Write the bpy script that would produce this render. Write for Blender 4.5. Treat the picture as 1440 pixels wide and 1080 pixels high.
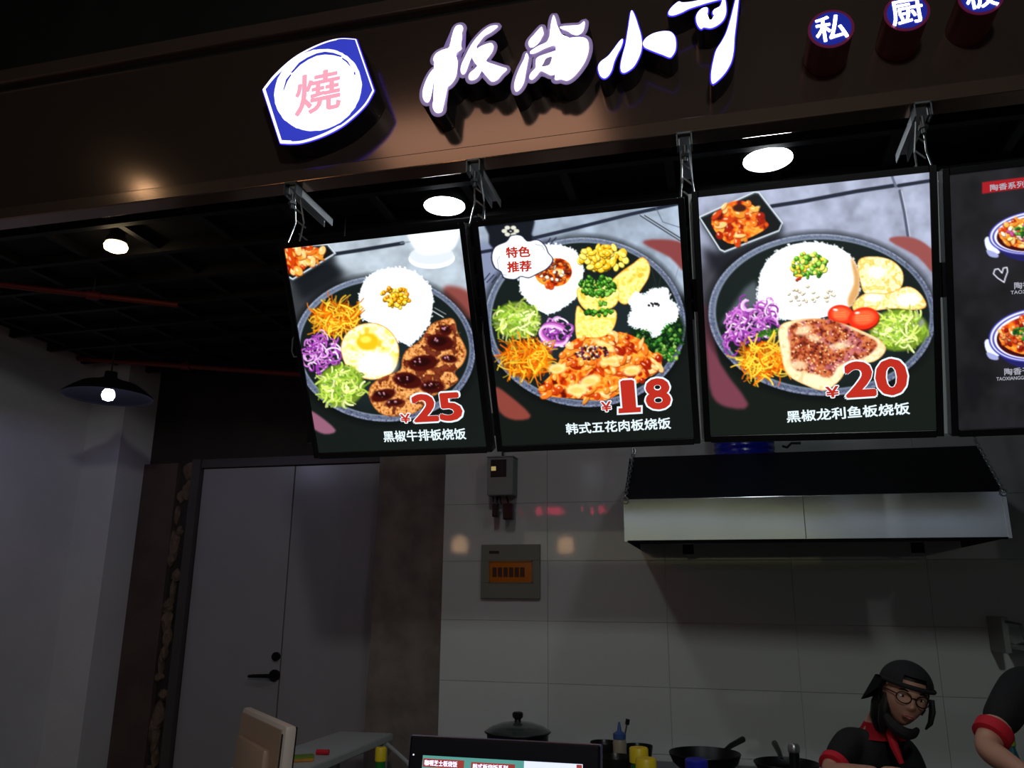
import bpy, bmesh, math, random
import numpy as np
from mathutils import Vector, Matrix
random.seed(7); RNG = np.random.default_rng(7)
scene = bpy.context.scene
for o in list(bpy.data.objects): bpy.data.objects.remove(o)
PI = math.pi
# ------------------------------------------------------------------ camera, world, exposure
F = 1133.354
CAM = Vector((0, 0, 1.6))
MR = Matrix(((0.9697344120863026, 0.2440540710978751, 0.007265011781555079),
             (-0.0557342043844582, 0.2502297860099061, -0.9665809602175434),
             (-0.2377159407302427, 0.9369219095388847, 0.25625859390222566)))   # rows: camera right, down, forward
cd = bpy.data.cameras.new('camera'); cam = bpy.data.objects.new('camera', cd); scene.collection.objects.link(cam)
cd.sensor_width = 36.0; cd.lens = F/1440*36; cd.clip_start = .05; cd.clip_end = 100
r, d, f = MR[0], MR[1], MR[2]
cam.matrix_world = Matrix(((r[0], -d[0], -f[0], CAM[0]), (r[1], -d[1], -f[1], CAM[1]), (r[2], -d[2], -f[2], CAM[2]), (0, 0, 0, 1)))
scene.camera = cam
w = bpy.data.worlds.new('world'); scene.world = w; w.use_nodes = True
w.node_tree.nodes['Background'].inputs[0].default_value = (.55, .55, .7, 1)
w.node_tree.nodes['Background'].inputs[1].default_value = .006
vs = scene.view_settings
vs.view_transform = 'Standard'; vs.look = 'None'; vs.gamma = 1; vs.use_curve_mapping = False; vs.exposure = 0
scene.display_settings.display_device = 'sRGB'
try:
    scene.cycles.use_denoising = True; scene.cycles.max_bounces = 6; scene.cycles.sample_clamp_indirect = 3
except Exception: pass

def lamp(kind, loc, energy, color, size=.1, target=None, angle=60, blend=.3):
    l = bpy.data.lights.new('light', kind); l.energy = energy; l.color = color
    if kind == 'AREA': l.size = size
    else: l.shadow_soft_size = size
    if kind == 'SPOT': l.spot_size = math.radians(angle); l.spot_blend = blend
    o = bpy.data.objects.new('ceiling_light', l); scene.collection.objects.link(o); o.location = loc
    if target is not None: o.rotation_euler = (Vector(target)-Vector(loc)).to_track_quat('-Z', 'Y').to_euler()
    return o
# mall track lights in front of the stall (above and beside the frame)
lamp('POINT', (-3.2, .9, 3.93), .8, (1, .82, .5), .045)
lamp('AREA', (.5, -1.3, 3.45), 23, (.93, 1, .96), .22, (.2, 4.2, 1.0))

# ------------------------------------------------------------------ helpers
def ray(x, y):
    v = Vector((x-720, y-540, F)); return MR.transposed() @ v
def PY(x, y, Y): v = ray(x, y); return CAM + v*((Y-CAM[1])/v[1])
def PZ(x, y, Z): v = ray(x, y); return CAM + v*((Z-CAM[2])/v[2])
def proj(P):
    c = MR @ (Vector(P)-CAM); return 720+F*c[0]/c[2], 540+F*c[1]/c[2]

def lin(c): return tuple(((v/255)/12.92 if v/255 <= .04045 else ((v/255+.055)/1.055)**2.4) for v in c)
def mat(name, col, rough=.5, metal=0, emit=0, ecol=None, noise=0, nscale=8, bump=0, bscale=60, spec=.5, trans=0, alpha=1, coat=0, stretch=None):
    """procedural principled material; col is sRGB 0-255"""
    m = bpy.data.materials.new(name); m.use_nodes = True; nt = m.node_tree; b = nt.nodes['Principled BSDF']
    c = lin(col); b.inputs['Base Color'].default_value = (*c, 1); b.inputs['Roughness'].default_value = rough
    b.inputs['Metallic'].default_value = metal; b.inputs['Specular IOR Level'].default_value = spec
    b.inputs['Transmission Weight'].default_value = trans; b.inputs['Alpha'].default_value = alpha; b.inputs['Coat Weight'].default_value = coat
    if emit:
        b.inputs['Emission Color'].default_value = (*lin(ecol or col), 1); b.inputs['Emission Strength'].default_value = emit
    tc = nt.nodes.new('ShaderNodeTexCoord'); src = tc.outputs['Object']
    if stretch:
        mp = nt.nodes.new('ShaderNodeMapping'); mp.inputs['Scale'].default_value = stretch; nt.links.new(src, mp.inputs['Vector']); src = mp.outputs['Vector']
    if noise:
        n = nt.nodes.new('ShaderNodeTexNoise'); n.inputs['Scale'].default_value = nscale; n.inputs['Detail'].default_value = 5
        nt.links.new(src, n.inputs['Vector'])
        rp = nt.nodes.new('ShaderNodeValToRGB'); rp.color_ramp.elements[0].position = .3; rp.color_ramp.elements[1].position = .7
        lo = tuple(v*(1-noise) for v in c); hi = tuple(min(1, v*(1+noise)) for v in c)
        rp.color_ramp.elements[0].color = (*lo, 1); rp.color_ramp.elements[1].color = (*hi, 1)
        nt.links.new(n.outputs['Fac'], rp.inputs['Fac']); nt.links.new(rp.outputs['Color'], b.inputs['Base Color'])
        mr = nt.nodes.new('ShaderNodeMapRange'); mr.inputs['To Min'].default_value = max(.02, rough-.08*(noise > 0)); mr.inputs['To Max'].default_value = min(1, rough+.08)
        nt.links.new(n.outputs['Fac'], mr.inputs['Value']); nt.links.new(mr.outputs['Result'], b.inputs['Roughness'])
    if bump:
        n2 = nt.nodes.new('ShaderNodeTexNoise'); n2.inputs['Scale'].default_value = bscale; n2.inputs['Detail'].default_value = 4
        nt.links.new(src, n2.inputs['Vector'])
        bp = nt.nodes.new('ShaderNodeBump'); bp.inputs['Strength'].default_value = bump; bp.inputs['Distance'].default_value = .01
        nt.links.new(n2.outputs['Fac'], bp.inputs['Height']); nt.links.new(bp.outputs['Normal'], b.inputs['Normal'])
    return m

def link(name, me, m=None, parent=None, smooth=False):
    o = bpy.data.objects.new(name, me); scene.collection.objects.link(o)
    if m is not None and not me.materials: me.materials.append(m)
    if smooth:
        me.polygons.foreach_set('use_smooth', [True]*len(me.polygons))
    if parent is not None:
        o.parent = parent
        o.matrix_parent_inverse = Matrix.Identity(4)
    return o
def empty(name, loc=(0, 0, 0), rot=(0, 0, 0)):
    o = bpy.data.objects.new(name, None); scene.collection.objects.link(o); o.location = loc; o.rotation_euler = rot
    o.empty_display_size = .05; return o
def tag(o, label=None, cat=None, group=None, kind=None):
    if label: o['label'] = label
    if cat: o['category'] = cat
    if group: o['group'] = group
    if kind: o['kind'] = kind
    return o
class MB:
    """collects shapes in one bmesh"""
    def __init__(s): s.bm = bmesh.new()
    def box(s, x0, x1, y0, y1, z0, z1, mtx=None, bev=0):
        b2 = bmesh.new(); bmesh.ops.create_cube(b2, size=1)
        for v in b2.verts: v.co = Vector(((x0+x1)/2+v.co.x*(x1-x0), (y0+y1)/2+v.co.y*(y1-y0), (z0+z1)/2+v.co.z*(z1-z0)))
        if bev: bmesh.ops.bevel(b2, geom=b2.edges[:], offset=bev, segments=2, affect='EDGES', profile=.5)
        return s.add(b2, mtx)
    def add(s, b2, mtx=None):
        if mtx is not None: bmesh.ops.transform(b2, matrix=mtx, verts=b2.verts)
        me = bpy.data.meshes.new('t'); b2.to_mesh(me); b2.free(); s.bm.from_mesh(me); bpy.data.meshes.remove(me); return s
    def cyl(s, p0, p1, r0, r1=None, n=20, caps=True):
        p0, p1 = Vector(p0), Vector(p1); r1 = r0 if r1 is None else r1
        b2 = bmesh.new(); L = (p1-p0).length
        bmesh.ops.create_cone(b2, cap_ends=caps, segments=n, radius1=r0, radius2=r1, depth=L)
        q = (p1-p0).to_track_quat('Z', 'Y').to_matrix().to_4x4()
        return s.add(b2, Matrix.Translation((p0+p1)/2) @ q)
    def lathe(s, prof, c=(0, 0, 0), n=32, mtx=None):
        b2 = bmesh.new(); rings = []
        for (r_, z_) in prof:
            if r_ < 1e-6: rings.append([b2.verts.new((0, 0, z_))])
            else: rings.append([b2.verts.new((r_*math.cos(2*PI*k/n), r_*math.sin(2*PI*k/n), z_)) for k in range(n)])
        for A, B in zip(rings, rings[1:]):
            for k in range(n):
                a, b_ = A[k % len(A)], A[(k+1) % len(A)]; c_, d_ = B[(k+1) % len(B)], B[k % len(B)]
                vs_ = []
                for v in (a, b_, c_, d_):
                    if v not in vs_: vs_.append(v)
                if len(vs_) > 2:
                    try: b2.faces.new(vs_)
                    except ValueError: pass
        bmesh.ops.recalc_face_normals(b2, faces=b2.faces)
        return s.add(b2, (mtx or Matrix.Identity(4)) if mtx is not None else Matrix.Translation(c))
    def tube(s, pts, r_, n=8, closed=False):
        pts = [Vector(p) for p in pts]; b2 = bmesh.new(); rings = []; N = len(pts)
        for i, p in enumerate(pts):
            a = pts[i-1] if (i or closed) else p; b_ = pts[(i+1) % N] if (i < N-1 or closed) else p
            t = (b_-a).normalized(); q = t.to_track_quat('Z', 'Y').to_matrix() if i == 0 else None
            if i == 0: u = q @ Vector((1, 0, 0))
            u = (u - t*u.dot(t)).normalized(); v = t.cross(u)
            rr = r_[i] if isinstance(r_, (list, tuple)) else r_
            rings.append([b2.verts.new(p+u*rr*math.cos(2*PI*k/n)+v*rr*math.sin(2*PI*k/n)) for k in range(n)])
        for i in range(N if closed else N-1):
            A, B = rings[i], rings[(i+1) % N]
            for k in range(n): b2.faces.new((A[k], A[(k+1) % n], B[(k+1) % n], B[k]))
        if not closed:
            b2.faces.new(rings[0][::-1]); b2.faces.new(rings[-1])
        return s.add(b2)
    def prism(s, poly, fn, d0, d1):
        """poly: 2-D outline; fn(x, y, d) -> 3-D; extruded from depth d0 to d1"""
        b2 = bmesh.new(); A = [b2.verts.new(fn(x, y, d0)) for x, y in poly]; B = [b2.verts.new(fn(x, y, d1)) for x, y in poly]
        n = len(poly); b2.faces.new(A); b2.faces.new(B[::-1])
        for k in range(n): b2.faces.new((A[k], B[k], B[(k+1) % n], A[(k+1) % n]))
        bmesh.ops.triangulate(b2, faces=[f_ for f_ in b2.faces if len(f_.verts) > 4])
        bmesh.ops.recalc_face_normals(b2, faces=b2.faces)
        return s.add(b2)
    def build(s, name, m, parent=None, smooth=False, bevel=0):
        me = bpy.data.meshes.new(name); s.bm.to_mesh(me); s.bm.free()
        o = link(name, me, m, parent, False)
        if smooth:
            me.polygons.foreach_set('use_smooth', [True]*len(me.polygons))
            try: me.set_sharp_from_angle(angle=math.radians(35))
            except Exception: pass
        if bevel:
            bv = o.modifiers.new('bevel', 'BEVEL'); bv.width = bevel; bv.segments = 2; bv.limit_method = 'ANGLE'
        return o
def boxo(name, m, parent, *a, bev=0, **k): return MB().box(*a, bev=bev, **k).build(name, m, parent)

def smooth_poly(pts, n=5):
    """closed Catmull-Rom"""
    P = np.array(pts, float); N = len(P); out = []
    for i in range(N):
        p0, p1, p2, p3 = P[i-1], P[i], P[(i+1) % N], P[(i+2) % N]
        for t in np.arange(n)/n:
            out.append(.5*((2*p1)+(-p0+p2)*t+(2*p0-5*p1+4*p2-p3)*t*t+(-p0+3*p1-3*p2+p3)*t**3))
    return np.array(out)
def dilate(P, d):
    N = len(P); A = .5*np.sum(P[:, 0]*np.roll(P[:, 1], -1)-np.roll(P[:, 0], -1)*P[:, 1]); sg = 1 if A > 0 else -1
    t = np.roll(P, -1, 0)-np.roll(P, 1, 0); t /= np.linalg.norm(t, axis=1)[:, None]+1e-9
    return P + d*sg*np.stack([t[:, 1], -t[:, 0]], 1)

def text_mesh(body, size, offset=0, extrude=0, align='CENTER', shear=0, spacing=1, xscale=1):
    c = bpy.data.curves.new('t', 'FONT'); c.body = body; c.size = size; c.offset = offset; c.extrude = extrude
    c.align_x = align; c.align_y = 'CENTER'; c.shear = shear; c.space_character = spacing; c.resolution_u = 3
    o = bpy.data.objects.new('t', c); scene.collection.objects.link(o)
    me = bpy.data.meshes.new_from_object(o); bpy.data.objects.remove(o); bpy.data.curves.remove(c)
    if xscale != 1: me.transform(Matrix.Diagonal((xscale, 1, 1, 1)))
    return me
def place_mesh(me, mtx): me.transform(mtx); return me
# ------------------------------------------------------------------ printed pictures of the menu boxes (flat print, painted as colour attribute)
class Canvas:
    def __init__(s, W, H, col): s.W, s.H = W, H; s.a = np.ones((H, W, 3), np.float32)*np.array(col, np.float32)
    def _bb(s, x0, y0, x1, y1):
        x0, y0, x1, y1 = max(0, int(x0)), max(0, int(y0)), min(s.W, int(x1)+2), min(s.H, int(y1)+2)
        if x1 <= x0 or y1 <= y0: return None
        yy, xx = np.mgrid[y0:y1, x0:x1].astype(np.float32)
        return x0, y0, x1, y1, xx, yy
    def put(s, bb, m, col):
        x0, y0, x1, y1 = bb[:4]; m = np.clip(m, 0, 1)[..., None]
        c = np.array(col, np.float32); s.a[y0:y1, x0:x1] = s.a[y0:y1, x0:x1]*(1-m)+c*m
    def ell(s, cx, cy, rx, ry, col, rot=0, soft=1.5, op=1):
        R_ = max(rx, ry)+soft+2; bb = s._bb(cx-R_, cy-R_, cx+R_, cy+R_)
        if bb is None: return
        xx, yy = bb[4]-cx, bb[5]-cy; c, n = math.cos(rot), math.sin(rot)
        u = (xx*c+yy*n)/rx; v = (-xx*n+yy*c)/ry; dd = (1-np.sqrt(u*u+v*v))*min(rx, ry)
        s.put(bb, np.clip(dd/soft+.5, 0, 1)*op, col)
    def inside(s, bb, P):
        xx, yy = bb[4], bb[5]; m = np.zeros(xx.shape, bool); n = len(P)
        for i in range(n):
            (xa, ya), (xb, yb) = P[i], P[(i+1) % n]
            if ya == yb: continue
            m ^= ((ya > yy) != (yb > yy)) & (xx < (xb-xa)*(yy-ya)/(yb-ya)+xa)
        return m.astype(np.float32)
    def poly(s, P, col, smooth=0, blur=0, op=1):
        P = smooth_poly(P, smooth) if smooth else np.array(P, float)
        bb = s._bb(P[:, 0].min()-blur*2, P[:, 1].min()-blur*2, P[:, 0].max()+blur*2, P[:, 1].max()+blur*2)
        if bb is None: return None
        m = s.inside(bb, P)
        if blur: m = boxblur(m, blur)
        s.put(bb, m*op, col); return bb, m
    def line(s, pts, wd, col, op=1, taper=False):
        pts = np.array(pts, float)
        bb = s._bb(pts[:, 0].min()-wd, pts[:, 1].min()-wd, pts[:, 0].max()+wd, pts[:, 1].max()+wd)
        if bb is None: return
        xx, yy = bb[4], bb[5]; dm = np.full(xx.shape, 1e9, np.float32)
        for (xa, ya), (xb, yb) in zip(pts, pts[1:]):
            L2 = (xb-xa)**2+(yb-ya)**2+1e-6; t = np.clip(((xx-xa)*(xb-xa)+(yy-ya)*(yb-ya))/L2, 0, 1)
            dm = np.minimum(dm, np.hypot(xx-xa-t*(xb-xa), yy-ya-t*(yb-ya)))
        s.put(bb, np.clip(wd/2-dm+.5, 0, 1)*op, col)
    def noise(s, bb, m, cols, scale, seed=0, op=1, th=None):
        x0, y0, x1, y1 = bb[:4]; n = fnoise(y1-y0, x1-x0, scale, seed)
        cols = np.array(cols, np.float32); t = np.clip(n, 0, .999)*(len(cols)-1); i = t.astype(int); fr = (t-i)[..., None]
        c = cols[i]*(1-fr)+cols[np.minimum(i+1, len(cols)-1)]*fr
        mm = np.clip(m, 0, 1)*op
        if th is not None: mm = mm*(n > th)
        mm = mm[..., None]; s.a[y0:y1, x0:x1] = s.a[y0:y1, x0:x1]*(1-mm)+c*mm
def boxblur(m, k):
    k = int(k)
    for ax in (0, 1):
        for _ in range(2):
            p = np.concatenate([np.repeat(np.take(m, [0], ax), k+1, ax), m, np.repeat(np.take(m, [-1], ax), k, ax)], ax)
            c = np.cumsum(p, ax, dtype=np.float64); n = m.shape[ax]
            m = ((np.take(c, range(2*k+1, 2*k+1+n), ax)-np.take(c, range(0, n), ax))/(2*k+1)).astype(np.float32)
    return m
def fnoise(h, w_, scale, seed=0, oct_=3):
    rg = np.random.default_rng(seed); out = np.zeros((h, w_)); tot = 0
    for o_ in range(oct_):
        sc = max(1.5, scale/2**o_); gh, gw = int(h/sc)+3, int(w_/sc)+3; g = rg.random((gh, gw))
        y = np.arange(h)/sc; x = np.arange(w_)/sc; yi = y.astype(int); xi = x.astype(int); fy = (y-yi)[:, None]; fx = (x-xi)[None]
        fy = fy*fy*(3-2*fy); fx = fx*fx*(3-2*fx)
        v = (g[yi][:, xi]*(1-fy)+g[yi+1][:, xi]*fy)*(1-fx)+(g[yi][:, xi+1]*(1-fy)+g[yi+1][:, xi+1]*fy)*fx
        out += v*.55**o_; tot += .55**o_
    out /= tot; return np.clip((out-.5)*1.7+.5, 0, 1)
def rnd(a, b): return random.uniform(a, b)
def shreds(c, cx, cy, rx, ry, cols, n, L=50, wd=5, curl=.6, dirn=None):
    for i in range(n):
        t = rnd(0, 2*PI); q = math.sqrt(rnd(0, 1)); x, y = cx+rx*q*math.cos(t), cy+ry*q*math.sin(t)
        a = rnd(0, 2*PI) if dirn is None else dirn+rnd(-.7, .7); pts = []; k = rnd(-curl, curl)
        l = L*rnd(.5, 1)
        for j in range(6): pts.append((x, y)); x += math.cos(a)*l/5; y += math.sin(a)*l/5; a += k
        sh = .55+.45*i/n; col = np.array(random.choice(cols), float)*min(1, sh+rnd(-.06, .12))
        c.line(pts, wd*rnd(.7, 1.2), col)
def bits(c, cx, cy, rx, ry, cols, n, sz=6, hl=None):
    for i in range(n):
        t = rnd(0, 2*PI); q = math.sqrt(rnd(0, 1)); x, y = cx+rx*q*math.cos(t), cy+ry*q*math.sin(t)
        s1, s2, ro = sz*rnd(.7, 1.2), sz*rnd(.5, .9), rnd(0, PI); col = np.array(random.choice(cols), float)
        c.ell(x+1, y+2, s1+1.5, s2+1.5, col*.45, ro); c.ell(x, y, s1, s2, col, ro)
        if hl: c.ell(x-s1*.2, y-s2*.3, s1*.4, s2*.35, hl, ro, op=.8)
def onionrings(c, cx, cy, rx, ry, n):
    for i in range(n):
        t = rnd(0, 2*PI); q = math.sqrt(rnd(0, 1)); x, y = cx+rx*q*math.cos(t), cy+ry*q*math.sin(t)
        a0 = rnd(0, 2*PI); sp = rnd(1.2, 4); r1, r2 = rnd(16, 40), rnd(10, 26); ro = rnd(0, PI)
        pts = [(x+r1*math.cos(a0+sp*k/9)*math.cos(ro)-r2*math.sin(a0+sp*k/9)*math.sin(ro), y+r1*math.cos(a0+sp*k/9)*math.sin(ro)+r2*math.sin(a0+sp*k/9)*math.cos(ro)) for k in range(10)]
        col = random.choice([(175, 90, 185), (205, 125, 210), (225, 170, 230), (245, 222, 247), (150, 60, 165)])
        c.line(pts, rnd(5, 8), np.array(col)*.6); c.line([(p[0]-1, p[1]-1) for p in pts], rnd(4, 6.5), col)
def cabbage(c, cx, cy, rx, ry, n=170):
    c.ell(cx, cy, rx*.95, ry*.95, (110, 140, 40), soft=12)
    shreds(c, cx, cy, rx*.85, ry*.8, [(200, 225, 100), (225, 240, 140), (170, 205, 70), (240, 250, 180), (140, 185, 60)], n, 48, 7, .5)
def carrots(c, cx, cy, rx, ry, n=170, gold=0):
    c.ell(cx, cy, rx*.9, ry*.85, (150, 70, 10), soft=12)
    shreds(c, cx, cy, rx*.8, ry*.75, [(255, 150, 20), (240, 120, 15), (255, 190, 50), (225, 100, 10)]+[(255, 215, 70)]*gold, n, 70, 5, .35)
def kimchi(c, P, seed, n=60):
    bb, m = c.poly(P, (190, 80, 20), smooth=4)
    c.noise(bb, m, [(90, 20, 5), (190, 60, 10), (235, 120, 30), (245, 170, 70), (220, 90, 20), (150, 35, 5)], 34, seed)
    xs = [p[0] for p in P]; ys = [p[1] for p in P]
    for i in range(n):
        x, y = rnd(min(xs), max(xs)), rnd(min(ys), max(ys))
        xi, yi = int(x-bb[0]), int(y-bb[1])
        if not (0 <= yi < m.shape[0] and 0 <= xi < m.shape[1]) or m[yi, xi] < .5: continue
        col = random.choice([(250, 190, 90), (235, 130, 40), (205, 70, 15), (255, 215, 140), (225, 150, 50), (160, 30, 5)])
        s1, s2, ro = rnd(9, 26), rnd(6, 15), rnd(0, PI)
        c.ell(x+2, y+3, s1, s2, (110, 30, 5), ro, op=.7); c.ell(x, y, s1, s2, col, ro, soft=3, op=.85)
        c.ell(x-s1*.3, y-s2*.3, s1*.35, s2*.25, (255, 240, 200), ro, soft=2, op=.7)
def rice(c, P, tint=(225, 238, 245), seed=3):
    bb, m = c.poly(P, tint, smooth=5)
    c.noise(bb, m, [tint, (245, 250, 252), (255, 255, 255)], 9, seed)
    mi = boxblur(m, 12); c.put(bb, np.clip(mi*2.6-1.3, 0, 1), (255, 255, 255))
    for i in range(260):
        k = random.randrange(len(P)); a, b_ = P[k], P[(k+1) % len(P)]; t = rnd(0, 1); x = a[0]+(b_[0]-a[0])*t+rnd(-7, 7); y = a[1]+(b_[1]-a[1])*t+rnd(-7, 7)
        c.ell(x, y, 5, 2.6, random.choice([(255, 255, 255), (235, 243, 248), (210, 222, 232)]), rnd(0, PI), op=.9)
def plate(c, cx, cy, rx, ry, rot=0, inner=(26, 34, 33), th=26, lift=8):
    c.ell(cx, cy+6, rx+16, ry+16, (14, 17, 18), rot, soft=26, op=.7)
    bb = c._bb(cx-rx-4, cy-rx-4, cx+rx+4, cy+rx+4); xx, yy = bb[4]-cx, bb[5]-cy; co, si = math.cos(rot), math.sin(rot)
    u = (xx*co+yy*si)/rx; v = (-xx*si+yy*co)/ry; m = np.clip((1-np.sqrt(u*u+v*v))*ry/1.5+.5, 0, 1)
    c.noise(bb, m, [(62, 66, 92), (96, 104, 128), (150, 158, 178), (90, 96, 122)], 4, 5)
    up = np.clip(-v*1.0-u*.5, 0, 1); c.put(bb, m*up*.45, (165, 180, 195))
    c.ell(cx, cy-lift*.2, rx-7, ry-7, (40, 46, 66), rot, soft=2, op=.35)
    c.ell(cx+1, cy-lift*.35, rx-th*.75, ry-th*.72, (135, 148, 165), rot, soft=3, op=.7)
    c.ell(cx+2, cy-lift*.4, rx-th*.95, ry-th*.9, inner, rot, soft=4)
    c.ell(cx, cy+ry*.15, rx*.62, ry*.62, (36, 46, 50), rot, soft=90, op=.8)
def slab(c, P, base, cols, scale, seed, edge=(150, 90, 30)):
    bb, m = c.poly(P, edge, smooth=4); mi = np.clip(boxblur(m, 5)*2.2-1.0, 0, 1)
    c.noise(bb, mi, cols, scale, seed); return bb, m
def tray(c, P, K, seed):
    c.poly([(p[0]+6, p[1]+22) for p in P], (20, 24, 28), smooth=0, blur=12, op=.8)
    c.poly(P, (22, 24, 26)); Q = P+[P[0]]
    c.line(Q, 7, (150, 160, 170)); c.line([(x, y+8) for x, y in Q], 3, (60, 66, 72)); c.line([(x, y-1) for x, y in Q], 2.5, (225, 235, 240))
    kimchi(c, K, seed, 50)
def concrete(c, y1, col0=(150, 158, 170), seed=1):
    bb = c._bb(0, 0, c.W, y1); c.noise(bb, np.ones((bb[3]-bb[1], bb[2]-bb[0])), [np.array(col0)*.88, col0, np.array(col0)*1.1], 60, seed)

def canvas1():
    c = Canvas(909, 1080, (26, 32, 30)); concrete(c, 640, (165, 176, 186), 1)
    c.poly([(0, 330), (330, 290), (250, 460), (60, 640), (0, 700)], (60, 62, 66), blur=24); c.poly([(0, 700), (200, 560), (909, 420), (909, 1080), (0, 1080)], (24, 30, 28), blur=22)
    c.poly([(160, 250), (250, 230), (300, 290), (270, 330), (130, 400), (90, 320)], (28, 32, 36), blur=16)
    c.line([(255, 215), (380, 198), (530, 176)], 15, (38, 44, 54)); c.line([(520, 176), (900, 128)], 4, (120, 130, 140))
    c.poly([(690, 350), (790, 370), (820, 480), (720, 440)], (130, 72, 66), smooth=3, blur=8)
    c.poly([(150, 845), (190, 860), (265, 925), (215, 940), (160, 905)], (138, 92, 112), smooth=3, blur=3)
    tray(c, [(30, 185), (232, 176), (262, 212), (92, 312), (58, 292)], [(62, 198), (130, 186), (205, 192), (214, 225), (150, 262), (95, 290), (66, 255)], 11)
    c.ell(642, 238, 90, 40, (238, 242, 245)); c.ell(642, 226, 86, 36, (205, 212, 218)); c.poly([(556, 120), (742, 100), (735, 190), (690, 215), (610, 222), (570, 190)], (228, 232, 236), smooth=3, blur=4)
    plate(c, 455, 596, 362, 292, .09)
    rice(c, [(360, 380), (385, 315), (440, 282), (520, 274), (590, 300), (635, 350), (648, 400), (636, 490), (600, 540), (560, 578), (515, 560), (440, 500), (372, 470)])
    bits(c, 500, 387, 56, 42, [(250, 190, 30), (240, 165, 20), (255, 215, 80), (220, 140, 20)], 70, 9, (255, 240, 160))
    carrots(c, 262, 470, 108, 75, 190, 3); onionrings(c, 208, 610, 68, 72, 60)
    slab(c, [(285, 600), (300, 540), (350, 500), (420, 490), (480, 520), (515, 580), (512, 650), (480, 700), (420, 718), (360, 708), (310, 670)], 0, [(235, 190, 70), (250, 230, 140), (255, 250, 220), (245, 205, 90)], 26, 6, (175, 100, 30))
    c.ell(432, 655, 70, 48, (255, 255, 245), soft=30); c.ell(392, 566, 46, 34, (245, 180, 30), soft=12); c.ell(384, 556, 22, 14, (255, 215, 90), soft=8)
    cabbage(c, 285, 742, 98, 90, 190)
    P = [(640, 500), (690, 478), (732, 478), (748, 530), (782, 600), (770, 655), (738, 690), (752, 722), (700, 762), (640, 795), (590, 850), (500, 868), (435, 850), (398, 790), (405, 742), (450, 708), (520, 680), (528, 640), (545, 600), (600, 560)]
    slab(c, P, 0, [(110, 55, 25), (180, 110, 55), (215, 150, 85), (235, 180, 115), (160, 85, 40)], 9, 8, (120, 62, 25))
    bb, m = c.poly([(x_, y_) for x_, y_ in P], 0, smooth=4, op=0); m = boxblur(m, 4)
    c.noise(bb, np.clip(m*2-1.1, 0, 1), [(92, 30, 18), (60, 18, 12), (110, 36, 24)], 34, 17, op=.9, th=.60)
    for x, y, a, b_ in ((678, 570, 54, 34), (612, 652, 60, 32), (716, 636, 34, 16), (552, 722, 60, 32), (455, 782, 52, 24), (650, 748, 50, 26), (500, 812, 40, 14), (700, 522, 26, 22)):
        c.ell(x, y, a, b_, (70, 18, 14), rnd(-.3, .3), soft=7); c.ell(x-a*.1, y-4, a*.62, b_*.55, (42, 12, 12), rnd(-.3, .3), soft=8)
        bits(c, x-a*.25, y-b_*.35, a*.4, b_*.2, [(215, 150, 170)], 4, 3.5)
    for i in range(60): c.ell(rnd(420, 760), rnd(500, 840), 2.5, 1.8, (235, 205, 150), op=.4)
    c.line([(640, 440), (690, 470)], 4, (200, 205, 210)); c.line([(655, 432), (700, 458)], 3, (150, 155, 160))
    return c
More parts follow.
